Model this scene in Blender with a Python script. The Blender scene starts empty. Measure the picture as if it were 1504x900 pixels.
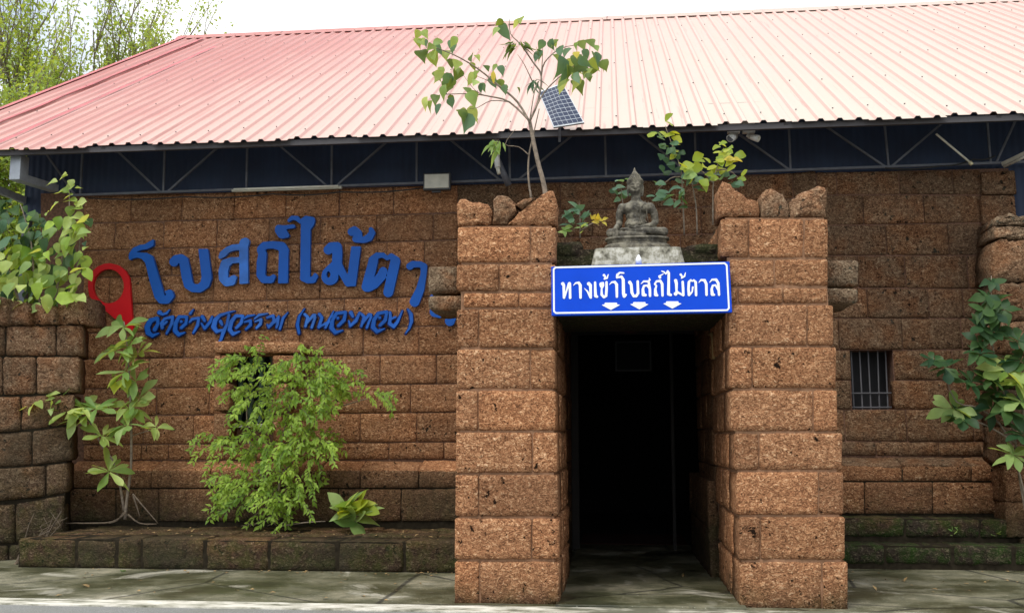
import bpy, bmesh, math, random
import numpy as np
from mathutils import Vector, Matrix, noise
random.seed(7)
R = math.radians
S = bpy.context.scene
COL = S.collection

# ------------------------------------------------------------------ camera
EYE, FPX, YAW, PITCH = 1.5, 1500.0, R(5.7), R(7.3)
cam_d = bpy.data.cameras.new('camera'); cam = bpy.data.objects.new('camera', cam_d); COL.objects.link(cam)
cam_d.sensor_width = 36; cam_d.lens = 36 * FPX / 1504; cam_d.clip_end = 2000; cam_d.clip_start = 0.05
cam.location = (0, 0, EYE)
cam.rotation_euler = (R(90) + PITCH, 0, YAW)
S.camera = cam

# ------------------------------------------------------------------ sky, sun, exposure
SUN_EL, SUN_AZ = R(60), R(-32)          # azimuth measured from "behind the camera", negative = left
sun_dir = Vector((math.sin(SUN_AZ) * math.cos(SUN_EL), -math.cos(SUN_AZ) * math.cos(SUN_EL), math.sin(SUN_EL)))  # towards the sun
W = bpy.data.worlds.new('World'); S.world = W; W.use_nodes = True
nt = W.node_tree; nt.nodes.clear()
wo = nt.nodes.new('ShaderNodeOutputWorld'); bg = nt.nodes.new('ShaderNodeBackground')
sky = nt.nodes.new('ShaderNodeTexSky'); sky.sky_type = 'NISHITA'; sky.sun_disc = False
sky.sun_elevation = SUN_EL; sky.sun_rotation = math.atan2(sun_dir.x, sun_dir.y)
tc = nt.nodes.new('ShaderNodeTexCoord'); nz = nt.nodes.new('ShaderNodeTexNoise')
nz.inputs['Scale'].default_value = 2.2; nz.inputs['Detail'].default_value = 7
cr = nt.nodes.new('ShaderNodeValToRGB'); cr.color_ramp.elements[0].position = .36; cr.color_ramp.elements[1].position = .50
mx = nt.nodes.new('ShaderNodeMix'); mx.data_type = 'RGBA'
nt.links.new(tc.outputs['Generated'], nz.inputs['Vector']); nt.links.new(nz.outputs['Fac'], cr.inputs['Fac'])
nt.links.new(cr.outputs['Color'], mx.inputs[0]); nt.links.new(sky.outputs['Color'], mx.inputs[6])
mx.inputs[7].default_value = (8.2, 8.3, 8.5, 1)
nt.links.new(mx.outputs[2], bg.inputs['Color']); bg.inputs['Strength'].default_value = .11
nt.links.new(bg.outputs[0], wo.inputs['Surface'])
sl = bpy.data.lights.new('sun', 'SUN'); sl.energy = 1.5; sl.angle = R(22); sl.color = (1, .95, .87)
so = bpy.data.objects.new('sun', sl); COL.objects.link(so)
so.rotation_euler = (-sun_dir).to_track_quat('-Z', 'Y').to_euler()
S.view_settings.view_transform = 'Standard'; S.view_settings.look = 'None'
S.view_settings.gamma = 1; S.view_settings.use_curve_mapping = False
S.view_settings.exposure = 0.75

# ------------------------------------------------------------------ photo pixel -> place in the scene
Rm = cam.rotation_euler.to_matrix()
def ray(px, py): return Rm @ Vector(((px - 752) / FPX, -(py - 450) / FPX, -1))
def at(px, py, Y):
    d = ray(px, py); k = Y / d.y
    return Vector((d.x * k, Y, EYE + d.z * k))
def atz(px, py, Z=0):
    d = ray(px, py); k = (Z - EYE) / d.z
    return Vector((d.x * k, d.y * k, Z))
def on_plane(px, py, p0, n):
    d = ray(px, py); o = Vector((0, 0, EYE)); k = (p0 - o).dot(n) / d.dot(n)
    return o + d * k
def lean(x, y, y0): return x + (x - 660) / 10000 * (y - y0)
D = atz(745, 886).y                # front of the porch pillars
YW = D * 1.42                      # main wall
YE = YW - 1.15                     # eave
def m_px(Y): return Y / FPX        # metres per photo pixel at depth Y

# ------------------------------------------------------------------ object helpers
def tag(o, label=None, cat=None, group=None, kind=None):
    if label: o['label'] = label
    if cat: o['category'] = cat
    if group: o['group'] = group
    if kind: o['kind'] = kind
    return o
def link(name, me, parent=None, mat=None):
    o = bpy.data.objects.new(name, me); COL.objects.link(o)
    if parent is not None:
        o.parent = parent
        o.matrix_parent_inverse = parent.matrix_basis.inverted()
    if mat is not None and me is not None and len(me.materials) == 0: me.materials.append(mat)
    return o
def empty(name, loc, label, cat, group=None):
    o = bpy.data.objects.new(name, None); COL.objects.link(o); o.location = loc; o.empty_display_size = .1
    return tag(o, label, cat, group)
class MB:
    def __init__(s): s.v = []; s.f = []
    def add(s, vs, fs):
        b = len(s.v); s.v += [tuple(v) for v in vs]; s.f += [tuple(i + b for i in f) for f in fs]; return s
    def box(s, a, b):
        (x0, y0, z0), (x1, y1, z1) = a, b
        return s.add([(x0,y0,z0),(x1,y0,z0),(x1,y1,z0),(x0,y1,z0),(x0,y0,z1),(x1,y0,z1),(x1,y1,z1),(x0,y1,z1)],
              [(0,3,2,1),(4,5,6,7),(0,1,5,4),(1,2,6,5),(2,3,7,6),(3,0,4,7)])
    def hexa(s, lo, hi):
        return s.add(list(lo) + list(hi), [(0,3,2,1),(4,5,6,7),(0,1,5,4),(1,2,6,5),(2,3,7,6),(3,0,4,7)])
    def tube(s, pts, rs, n=8, caps=True):
        pts = [Vector(p) for p in pts]
        if not hasattr(rs, '__len__'): rs = [rs] * len(pts)
        b = len(s.v); up = None
        for i, p in enumerate(pts):
            t = (pts[min(i + 1, len(pts) - 1)] - pts[max(i - 1, 0)])
            if t.length < 1e-9: t = Vector((0, 0, 1))
            t.normalize()
            if up is None: up = t.orthogonal().normalized()
            up = (up - t * up.dot(t));
            if up.length < 1e-6: up = t.orthogonal()
            up.normalize(); w = t.cross(up)
            for k in range(n):
                a = 2 * math.pi * k / n; q = p + (up * math.cos(a) + w * math.sin(a)) * rs[i]; s.v.append(tuple(q))
        for i in range(len(pts) - 1):
            for k in range(n):
                k2 = (k + 1) % n; s.f.append((b+i*n+k, b+i*n+k2, b+(i+1)*n+k2, b+(i+1)*n+k))
        if caps:
            s.f.append(tuple(b + k for k in range(n))[::-1]); s.f.append(tuple(b+(len(pts)-1)*n+k for k in range(n)))
        return s
    def beam(s, p, q, w, h, up=Vector((0, -1, 0))):
        p = Vector(p); q = Vector(q); t = (q - p).normalized(); u = (up - t * up.dot(t)).normalized(); v = t.cross(u)
        lo = [p + u*a*w/2 + v*b*h/2 for a, b in ((-1,-1),(1,-1),(1,1),(-1,1))]
        hi = [x + (q - p) for x in lo]
        return s.hexa(lo, hi)
    def mesh(s, name, smooth=False):
        me = bpy.data.meshes.new(name); me.from_pydata(s.v, [], s.f); me.update()
        if smooth: me.polygons.foreach_set('use_smooth', [True] * len(me.polygons))
        return me
    def build(s, name, mat, parent=None, smooth=False, bevel=0):
        me = s.mesh(name, smooth)
        bm = bmesh.new(); bm.from_mesh(me)
        if bevel: bmesh.ops.bevel(bm, geom=bm.edges[:], offset=bevel, segments=2, affect='EDGES', profile=.6)
        bmesh.ops.recalc_face_normals(bm, faces=bm.faces[:]); bm.to_mesh(me); bm.free()
        if smooth: me.polygons.foreach_set('use_smooth', [True] * len(me.polygons))
        return link(name, me, parent, mat)

# ------------------------------------------------------------------ materials
class NT:
    def __init__(s, name):
        s.m = bpy.data.materials.new(name); s.m.use_nodes = True; s.t = s.m.node_tree
        s.b = s.t.nodes['Principled BSDF']; s.out = s.t.nodes['Material Output']
        g = s.n('NewGeometry'); s.pos = g.outputs['Position']; s.nor = g.outputs['Normal']
        s.rnd = s.n('ObjectInfo').outputs['Random']
    def n(s, k, **kw):
        x = s.t.nodes.new('ShaderNode' + k)
        for a, b in kw.items(): setattr(x, a, b)
        return x
    def put(s, sock, v):
        if hasattr(v, 'links') or hasattr(v, 'is_output'): s.t.links.new(v, sock)
        else: sock.default_value = v
    def noise(s, sc, det=4, rough=.55, vec=None, dist=0):
        x = s.n('TexNoise'); s.put(x.inputs['Vector'], vec or s.pos); x.inputs['Scale'].default_value = sc
        x.inputs['Detail'].default_value = det; x.inputs['Roughness'].default_value = rough; x.inputs['Distortion'].default_value = dist
        return x.outputs['Fac']
    def voro(s, sc, feat='F1', vec=None, out='Distance', rnd=1):
        x = s.n('TexVoronoi', feature=feat); s.put(x.inputs['Vector'], vec or s.pos); x.inputs['Scale'].default_value = sc
        x.inputs['Randomness'].default_value = rnd
        return x.outputs[out]
    def ramp(s, fac, stops):
        x = s.n('ValToRGB'); s.put(x.inputs['Fac'], fac); e = x.color_ramp.elements
        while len(e) < len(stops): e.new(.5)
        for i, (p, c) in enumerate(stops):
            e[i].position = p; e[i].color = (c, c, c, 1) if not hasattr(c, '__len__') else (*c, 1)
        return x.outputs['Color']
    def math(s, op, a, b=0, clamp=False):
        x = s.n('Math', operation=op); x.use_clamp = clamp; s.put(x.inputs[0], a); s.put(x.inputs[1], b); return x.outputs[0]
    def mix(s, f, a, b, mode='MIX'):
        x = s.n('Mix', data_type='RGBA', blend_type=mode); s.put(x.inputs[0], f)
        for k, v in ((6, a), (7, b)):
            s.put(x.inputs[k], (*v, 1) if isinstance(v, tuple) and len(v) == 3 else v)
        return x.outputs[2]
    def sep(s, v):
        x = s.n('SeparateXYZ'); s.put(x.inputs[0], v); return x.outputs
    def scale(s, v, sc):
        x = s.n('VectorMath', operation='MULTIPLY'); s.put(x.inputs[0], v); x.inputs[1].default_value = sc; return x.outputs[0]
    def bump(s, h, strength, dist, prev=None):
        x = s.n('Bump'); s.put(x.inputs['Height'], h); x.inputs['Strength'].default_value = strength; x.inputs['Distance'].default_value = dist
        if prev is not None: s.put(x.inputs['Normal'], prev)
        return x.outputs[0]
    def done(s, col=None, rough=None, normal=None, **kw):
        if col is not None: s.put(s.b.inputs['Base Color'], (*col, 1) if isinstance(col, tuple) else col)
        if rough is not None: s.put(s.b.inputs['Roughness'], rough)
        if normal is not None: s.put(s.b.inputs['Normal'], normal)
        for k, v in kw.items(): s.put(s.b.inputs[k.replace('_', ' ')], v)
        return s.m

def laterite(name, bright=1.0, stain_lo=0., stain_hi=.3, stain_amt=.8, grey=.0, moss=(.028, .034, .014), patch=.0, red=0.):
    s = NT(name)
    w = s.noise(9, 3); wv = s.n('VectorMath', operation='MULTIPLY_ADD')
    s.put(wv.inputs[0], s.n('TexNoise').outputs['Color']); wv.inputs[1].default_value = (.02, .02, .02); s.put(wv.inputs[2], s.pos)
    vec = wv.outputs[0]
    sq = s.scale(vec, (1, 1, 1.35))
    c1 = s.noise(24, 3, .68, sq, 1.4)               # vermicular lumps
    c2 = s.noise(85, 2, .6, vec)
    pit = s.voro(22, 'SMOOTH_F1', sq)
    big = s.noise(1.3, 3)
    lump = s.math('ADD', s.math('MULTIPLY', c1, .7), s.math('MULTIPLY', c2, .3))
    col = s.ramp(lump, [(.36, (.050, .022, .011)), (.445, (.195, .092, .046)), (.515, (.32, .165, .085)), (.59, (.49, .300, .170)), (.67, (.76, .58, .40))])
    tint = s.ramp(s.rnd, [(0, (.70, .66, .64)), (.3, (.92, .86, .80)), (.6, (1.02, .98, .95)), (1, (1.15, 1.02, .92))])
    col = s.mix(1.0, col, tint, 'MULTIPLY')
    col = s.mix(s.ramp(big, [(.3, .0), (.75, .35)]), col, (.25, .14, .08))
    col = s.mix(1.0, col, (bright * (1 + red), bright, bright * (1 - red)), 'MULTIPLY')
    hn = s.math('ADD', s.noise(15, 3, .6, vec), s.math('MULTIPLY', s.math('SUBTRACT', s.noise(2.1, 3), .5), .35))
    holes = s.ramp(hn, [(.29, 1), (.345, 0)])
    col = s.mix(holes, col, (.018, .010, .006))
    if grey:
        col = s.mix(s.ramp(s.noise(3.5, 4), [(.42 - .2 * grey, 0), (.6 - .2 * grey, grey)]), col, s.mix(s.ramp(lump, [(.4, 0), (.62, 1)]), (.045, .042, .03), (.27, .26, .19)))
    z = s.sep(s.pos)[2]
    h = s.math('ADD', z, s.math('MULTIPLY', s.math('SUBTRACT', s.noise(2.2, 5, .65), .5), (stain_hi - stain_lo) * 1.6))
    st = s.n('MapRange'); s.put(st.inputs[0], h); st.inputs[1].default_value = stain_lo; st.inputs[2].default_value = stain_hi
    st.inputs[3].default_value = stain_amt; st.inputs[4].default_value = 0
    mcol = s.mix(s.ramp(s.noise(7, 4), [(.4, 0), (.62, 1)]), moss, (.030, .024, .018))
    mcol = s.mix(s.ramp(c1, [(.52, 0), (.68, .6)]), mcol, (.16, .14, .09))
    col = s.mix(st.outputs[0], col, mcol)
    if patch:
        col = s.mix(s.ramp(s.noise(1.1, 5, .6), [(.47, 0), (.62, patch)]), col, (.035, .034, .022))
    hgt = s.math('ADD', s.math('MULTIPLY', lump, 1.4), s.math('MULTIPLY', pit, .5))
    hgt = s.math('SUBTRACT', hgt, s.math('MULTIPLY', holes, .9))
    return s.done(col, .95, s.bump(hgt, .9, .034), Specular_IOR_Level=.08)
M = {}
M['pillar'] = laterite('laterite_pillar', 1.18, -.05, .25, .8, red=.03)
M['wall'] = laterite('laterite_wall', 1.0, .1, 1.0, .8, red=.05, grey=.12)
M['wall_shaded'] = laterite('laterite_wall_shaded', .62, .1, .75, .85, grey=.25)  # darker copy of the wall laterite, porch shade painted into the colour
M['bench'] = laterite('laterite_bench', .85, .35, 1.1, .85, patch=.45, moss=(.035, .040, .018))
M['mossy'] = laterite('laterite_mossy', .7, .2, .8, .85, patch=.65, moss=(.036, .048, .016))
M['step_green'] = laterite('laterite_step_green', .3, .3, 1.2, .97, moss=(.022, .045, .010))
M['lichen'] = laterite('laterite_lichen', .95, -1, -.9, 0, grey=.6)
M['crown'] = laterite('laterite_crown', 1.0, -1, -.9, 0, grey=.4, patch=.3)
M['moss_dark'] = laterite('laterite_black_moss', .5, 8, 14, .93, moss=(.030, .036, .016))
M['ruin'] = laterite('laterite_ruin', .75, .3, 1.5, .85, patch=.6, grey=.3)

def mortar():
    s = NT('mortar'); n = s.noise(30, 5); z = s.sep(s.pos)[2]
    c = s.ramp(n, [(.3, (.07, .035, .022)), (.7, (.20, .105, .065))])
    d = s.ramp(s.math('MULTIPLY', z, .6), [(.15, 1), (.65, 0)])
    c = s.mix(s.math('MULTIPLY', d, .8), c, (.03, .028, .018))
    return s.done(c, .95, s.bump(n, .8, .01))
M['mortar'] = mortar()
def simple(name, col, rough=.5, metal=0, noise_amt=.15, sc=8, bump=0, bsc=60, **kw):
    s = NT(name); n = s.noise(sc, 5)
    lo = tuple(c * (1 - noise_amt) for c in col); hi = tuple(min(1, c * (1 + noise_amt)) for c in col)
    c = s.ramp(n, [(.3, lo), (.7, hi)])
    nm = s.bump(s.noise(bsc, 3), bump, .004) if bump else None
    return s.done(c, rough, nm, Metallic=metal, **kw)
M['mortar_dark'] = simple('dark_soil_joint', (.022, .018, .012), .95, noise_amt=.4, sc=20, Specular_IOR_Level=.05)
M['mortar_light'] = simple('pillar_mortar', (.25, .140, .082), .95, noise_amt=.3, sc=25, bump=.6, Specular_IOR_Level=.05)
M['blue'] = simple('blue_acrylic', (.003, .078, .37), .42, bump=.0, noise_amt=.12, sc=2, Specular_IOR_Level=.22)
M['blue_light'] = simple('pale_blue_acrylic', (.022, .125, .46), .38, noise_amt=.45, sc=3, Specular_IOR_Level=.3)
M['blue_mid'] = simple('mid_blue_acrylic', (.010, .095, .42), .4, noise_amt=.3, sc=4, Specular_IOR_Level=.25)
M['blue_back'] = simple('dark_blue_acrylic', (.002, .016, .11), .5, Specular_IOR_Level=.15)
M['red'] = simple('red_acrylic', (.50, .005, .012), .4, noise_amt=.05, Specular_IOR_Level=.25)
M['sign_blue'] = simple('sign_blue', (.002, .062, .60), .5, noise_amt=.07, sc=5, Specular_IOR_Level=.15)
M['sign_edge'] = simple('sign_edge', (.008, .035, .22), .5)
M['white'] = simple('white_vinyl', (.82, .86, .88), .5, noise_amt=.03)
M['steel'] = simple('grey_painted_steel', (.10, .11, .135), .55, noise_amt=.25)
M['steel_light'] = simple('galvanised_steel', (.33, .36, .40), .45, .3, noise_amt=.2)
M['fascia'] = simple('grey_eave_purlin', (.05, .046, .05), .6)
M['fixture'] = simple('cream_enamel', (.46, .45, .38), .4)
M['tube'] = simple('glass_tube', (.75, .75, .66), .25)
M['brass'] = simple('tarnished_tube', (.75, .68, .45), .25, .3)
M['dark_plastic'] = simple('dark_plastic', (.02, .02, .022), .35)
M['camera_white'] = simple('white_camera_shell', (.62, .64, .64), .35)
M['cable'] = simple('black_cable', (.015, .015, .015), .6)
M['shaded_wood'] = simple('shaded_wood', (.012, .009, .007), .7)  # door timber near black: doorway shade painted into it
M['room'] = simple('interior_shade', (.012, .012, .014), .9)  # near black: the darkness indoors is painted into the colour
M['red_mat'] = simple('red_mat', (.05, .008, .006), .95)
M['bark'] = simple('pale_bark', (.20, .16, .12), .85, noise_amt=.4, sc=25, bump=.5)
M['bark_dark'] = simple('dark_bark', (.075, .058, .045), .9, noise_amt=.4, sc=25, bump=.5)
M['root'] = simple('root_bark', (.10, .075, .05), .9, noise_amt=.4, sc=30, bump=.5)
M['green_stone'] = simple('green_turned_stone', (.05, .085, .06), .8, noise_amt=.3, sc=20, bump=.6)
M['iron'] = simple('iron_bar', (.10, .10, .11), .6)
M['mirror'] = simple('notice_glass', (.010, .013, .013), .6, Specular_IOR_Level=.1)
M['notice_frame'] = simple('notice_frame', (.035, .04, .045), .6)
s = NT('red_indicator'); s.b.inputs['Emission Color'].default_value = (1, .05, .1, 1); s.b.inputs['Emission Strength'].default_value = 1.2
M['led'] = s.done((.4, .01, .03), .5)

def navy():
    s = NT('navy_shade_sheet'); v = s.sep(s.pos)  # darkness under the roof put into the navy colour
    n = s.noise(2, 4)
    c = s.ramp(n, [(.3, (.010, .020, .052)), (.7, (.014, .032, .078))])
    wv = s.n('TexWave', wave_type='BANDS', bands_direction='X'); s.put(wv.inputs['Vector'], s.pos); wv.inputs['Scale'].default_value = 3.2
    return s.done(c, .7, s.bump(wv.outputs['Fac'], .5, .02))
M['navy'] = navy()

def roofmat():
    s = NT('faded_red_steel'); v = s.sep(s.pos)
    st = s.noise(1.0, 5, .6, s.scale(s.pos, (6, .6, .6)))
    big = s.noise(.35, 3)
    x = s.n('MapRange'); s.put(x.inputs[0], v[0]); x.inputs[1].default_value = -7; x.inputs[2].default_value = 1.5  # paler to the right: roof sheen painted into the colour
    yy = s.n('MapRange'); s.put(yy.inputs[0], v[1]); yy.inputs[1].default_value = 12; yy.inputs[2].default_value = 19; yy.inputs[3].default_value = .0; yy.inputs[4].default_value = -.30  # paler towards the eave: stronger sheen painted in as colour
    fade_sheen = s.math('ADD', s.math('ADD', yy.outputs[0], s.math('MULTIPLY', x.outputs[0], .58)), s.math('ADD', s.math('MULTIPLY', st, .45), s.math('MULTIPLY', big, .25)))
    c = s.ramp(fade_sheen, [(.12, (.42, .15, .13)), (.34, (.54, .31, .265)), (.62, (.545, .39, .33)), (.95, (.53, .445, .37))])
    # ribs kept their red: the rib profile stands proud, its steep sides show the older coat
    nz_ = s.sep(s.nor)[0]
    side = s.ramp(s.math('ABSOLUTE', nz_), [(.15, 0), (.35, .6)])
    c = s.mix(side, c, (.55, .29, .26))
    stk = s.noise(2.0, 5, .7, s.scale(s.pos, (5.5, .22, .22)))
    c = s.mix(s.ramp(stk, [(.62, 0), (.70, .55)]), c, (.42, .19, .17))
    d = s.ramp(s.noise(30, 4), [(.55, 0), (.8, .25)])
    c = s.mix(d, c, (.45, .33, .28))
    return s.done(c, s.ramp(st, [(.3, .38), (.7, .55)]), s.bump(s.noise(4, 3), .1, .02))
M['roof'] = roofmat()
M['roof_old'] = simple('deep_red_streak', (.45, .09, .10), .5, noise_amt=.3, sc=4)

def leafmat(name, base, tip, back=.7, rough=.5):
    s = NT(name)
    n = s.noise(14, 2)
    c = s.ramp(s.rnd, [(0, base), (.6, tuple((a + b) / 2 for a, b in zip(base, tip))), (1, tip)])
    at_ = s.n('Attribute'); at_.attribute_name = 'tint'
    c = s.mix(at_.outputs['Fac'], c, tip)
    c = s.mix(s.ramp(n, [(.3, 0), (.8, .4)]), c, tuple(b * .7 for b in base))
    s.put(s.b.inputs['Base Color'], c); s.b.inputs['Roughness'].default_value = rough; s.b.inputs['Specular IOR Level'].default_value = .3
    tr = s.n('BsdfTranslucent'); mc = s.mix(.6, c, (tip[0] * 2, tip[1] * 1.6, tip[2] * .6)); s.put(tr.inputs['Color'], mc)
    mxs = s.n('MixShader'); mxs.inputs[0].default_value = back * .6
    s.t.links.new(s.b.outputs[0], mxs.inputs[1]); s.t.links.new(tr.outputs[0], mxs.inputs[2]); s.t.links.new(mxs.outputs[0], s.out.inputs['Surface'])
    return s.m
M['leaf_fig'] = leafmat('leaf_fig', (.06, .16, .015), (.42, .60, .09))
M['leaf_sapling'] = leafmat('leaf_sapling', (.12, .25, .06), (.42, .56, .20))
M['leaf_bodhi'] = leafmat('leaf_bodhi', (.05, .12, .025), (.22, .30, .06))
M['leaf_climber'] = leafmat('leaf_climber', (.13, .24, .04), (.55, .66, .22))
M['leaf_lime'] = leafmat('leaf_lime', (.16, .28, .03), (.45, .50, .05))
M['leaf_glaucous'] = leafmat('leaf_glaucous', (.06, .15, .09), (.16, .28, .16))
M['leaf_shade'] = leafmat('leaf_shade', (.018, .065, .030), (.075, .15, .04))  # dark leaf copy: shade among the foliage painted into the green
M['leaf_yellow'] = leafmat('leaf_yellow', (.5, .42, .05), (.7, .6, .12))
M['leaf_tree'] = leafmat('leaf_tree', (.12, .22, .04), (.36, .48, .10))
M['leaf_dry'] = simple('dry_leaf', (.26, .17, .07), .9, noise_amt=.6, sc=3)

def concrete():
    s = NT('weathered_concrete'); v = s.sep(s.pos)
    n1 = s.noise(.9, 6, .6); n2 = s.noise(5, 5, .6); n3 = s.noise(60, 3)
    c = s.ramp(n1, [(.34, (.040, .040, .020)), (.45, (.10, .098, .052)), (.55, (.18, .17, .105)), (.67, (.32, .29, .20))])
    c = s.mix(s.ramp(n2, [(.40, .5), (.60, 0)]), c, (.030, .038, .014))
    c = s.mix(s.ramp(n3, [(.35, .35), (.6, 0)]), c, (.05, .05, .04))
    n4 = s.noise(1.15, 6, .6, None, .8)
    n6 = s.noise(.55, 3); sun_dapple = s.math('ADD', n4, s.math('MULTIPLY', s.math('SUBTRACT', n6, .5), .25))
    c = s.mix(s.ramp(sun_dapple, [(.59, 0), (.68, .8)]), c, (.46, .44, .36))  # pale patches: sunlit dapples painted into the concrete colour
    crk = s.voro(.55, 'DISTANCE_TO_EDGE', s.mix(.12, s.pos, s.n('TexNoise').outputs['Color']))
    c = s.mix(s.ramp(crk, [(.004, .8), (.012, 0)]), c, (.012, .012, .008))
    n5 = s.noise(38, 2)
    c = s.mix(s.ramp(n5, [(.66, 0), (.70, .5)]), c, (.5, .5, .4))
    return s.done(c, s.ramp(n1, [(.42, .28), (.6, .8)]), s.bump(s.math('ADD', n3, s.math('MULTIPLY', n2, 2)), .4, .012))
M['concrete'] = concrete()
def cement_edge():
    s = NT('sunlit_cement_edge'); n = s.noise(2.5, 6, .65, s.scale(s.pos, (1, 3, 1)))
    v = s.sep(s.pos); xx = s.n('MapRange'); s.put(xx.inputs[0], v[0]); xx.inputs[1].default_value = -1.0; xx.inputs[2].default_value = 0; xx.inputs[4].default_value = -.13
    c = s.ramp(s.math('ADD', n, xx.outputs[0]), [(.36, (.12, .12, .08)), (.45, (.36, .35, .28)), (.58, (.66, .64, .56))])  # the pale stops paint a sunlit strip onto the cement
    return s.done(c, .85, s.bump(s.noise(40, 4), .5, .01))
M['edge'] = cement_edge()
def asphalt():
    s = NT('asphalt'); n = s.noise(120, 2); g = s.noise(1.5, 4)
    c = s.ramp(n, [(.3, (.12, .125, .12)), (.6, (.24, .245, .235)), (.8, (.36, .36, .34))])
    c = s.mix(s.ramp(g, [(.4, 0), (.7, .5)]), c, (.15, .15, .11))
    return s.done(c, .9, s.bump(n, .5, .006))
M['asphalt'] = asphalt()
M['ground'] = simple('earth', (.10, .10, .05), .95, noise_amt=.4, sc=1.5, bump=.5)
def statuemat():
    s = NT('weathered_statue_stone'); n = s.noise(13, 5, .6); n2 = s.noise(45, 4)
    c = s.ramp(n, [(.36, (.020, .017, .010)), (.5, (.062, .054, .036)), (.64, (.165, .15, .108))])
    c = s.mix(s.ramp(n2, [(.55, 0), (.75, .5)]), c, (.28, .27, .22))
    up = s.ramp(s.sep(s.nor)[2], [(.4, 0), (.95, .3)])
    c = s.mix(up, c, (.27, .26, .21))  # upward faces lighter: top light painted into the stone colour
    return s.done(c, .7, s.bump(n2, .35, .006))
M['statue'] = statuemat()
def plinthmat():
    s = NT('pale_plinth_cement'); n = s.noise(14, 5, .65)
    c = s.ramp(n, [(.33, (.07, .065, .045)), (.47, (.26, .25, .19)), (.6, (.50, .49, .42))])
    return s.done(c, .85, s.bump(n, .5, .008))
M['plinth'] = plinthmat()
def solarmat():
    s = NT('solar_cells'); br = s.n('TexBrick'); uv = s.n('TexCoord'); s.put(br.inputs['Vector'], uv.outputs['UV'])
    br.offset = 0; br.inputs['Color1'].default_value = (.012, .022, .06, 1); br.inputs['Color2'].default_value = (.02, .035, .08, 1)
    br.inputs['Mortar'].default_value = (.45, .5, .55, 1); br.inputs['Scale'].default_value = 1
    br.inputs['Mortar Size'].default_value = .0045; br.inputs['Brick Width'].default_value = 1 / 6; br.inputs['Row Height'].default_value = 1 / 10
    return s.done(br.outputs['Color'], .4, Specular_IOR_Level=.12)
M['solar'] = solarmat()

# ------------------------------------------------------------------ rough stone blocks
def fbm(p, f, k=3.1):
    q = Vector((p[0] * f + k, p[1] * f - k, p[2] * f + 2 * k)); return noise.noise(q) + .5 * noise.noise(q * 2.3)
def rough_block(name, quad, out, depth, mat, parent, cell=.075, rough=.010, gap=.007, bev=.012, seed=0, label=None):
    """quad: bl, br, tr, tl on the face plane; out: outward unit vector"""
    bl, br, tr, tl = [Vector(q) for q in quad]; out = Vector(out)
    w = ((br - bl).length + (tr - tl).length) / 2; h = ((tl - bl).length + (tr - br).length) / 2
    if w < .04 or h < .03: return None
    gu, gv = gap * .45 / w, gap / h
    nx = max(2, min(14, round(w / cell))); nz = max(2, min(8, round(h / cell)))
    bu, bv = min(.3, bev / w), min(.3, bev / h)
    us = [0, bu] + [bu + (1 - 2 * bu) * i / nx for i in range(1, nx)] + [1 - bu, 1]
    vs = [0, bv] + [bv + (1 - 2 * bv) * i / nz for i in range(1, nz)] + [1 - bv, 1]
    proud = random.uniform(-.008, .010)
    tw = random.uniform(-.006, .006); th = random.uniform(-.004, .004)
    verts = []; NU, NV = len(us), len(vs)
    ur = (br - bl).normalized(); vr = (tl - bl).normalized()
    def P(u, v):
        u = gu + u * (1 - 2 * gu); v = gv + v * (1 - 2 * gv)
        return bl * (1-u) * (1-v) + br * u * (1-v) + tr * u * v + tl * (1-u) * v
    for j, v in enumerate(vs):
        for i, u in enumerate(us):
            p = P(u, v); e = (i in (0, NU - 1)) or (j in (0, NV - 1)); cnr = (i in (0, NU - 1)) and (j in (0, NV - 1))
            nn = fbm(p, 7, seed) * rough + fbm(p, 23, seed) * rough * .5
            q = p + out * (proud + nn + tw * (u - .5) * 2 + th * (v - .5) * 2 - (bev if e else 0))
            if e:
                cu = .5 - u; cv = .5 - v
                k = (abs(fbm(p, 9, seed + 5)) * .008 + (.009 if cnr else 0))
                if i in (0, NU - 1): q += ur * math.copysign(k, cu)
                if j in (0, NV - 1): q += vr * math.copysign(k * .8, cv)
            verts.append(q)
    faces = [(j*NU+i, j*NU+i+1, (j+1)*NU+i+1, (j+1)*NU+i) for j in range(NV-1) for i in range(NU-1)]
    ring = [i for i in range(NU)] + [j*NU+NU-1 for j in range(1, NV)] + [(NV-1)*NU+i for i in range(NU-2, -1, -1)] + [j*NU for j in range(NV-2, 0, -1)]
    n = len(ring); prev = ring
    for dd in (depth * .45, depth):
        b = len(verts)
        for r in ring:
            p = verts[r]; verts.append(p - out * (dd - bev) + (ur * fbm(p, 11, dd) + vr * fbm(p, 13, dd)) * rough * .6)
        cur = list(range(b, b + n))
        faces += [(prev[(k+1) % n], prev[k], cur[k], cur[(k+1) % n]) for k in range(n)]
        prev = cur
    faces.append(tuple(reversed(prev)))
    me = bpy.data.meshes.new(name); me.from_pydata(verts, [], faces); me.update()
    if ur.cross(vr).dot(out) < 0: me.flip_normals()
    me.polygons.foreach_set('use_smooth', [True] * len(me.polygons))
    me.materials.append(mat)
    o = link(name, me, parent)
    if label: o['label'] = label
    return o
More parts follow.
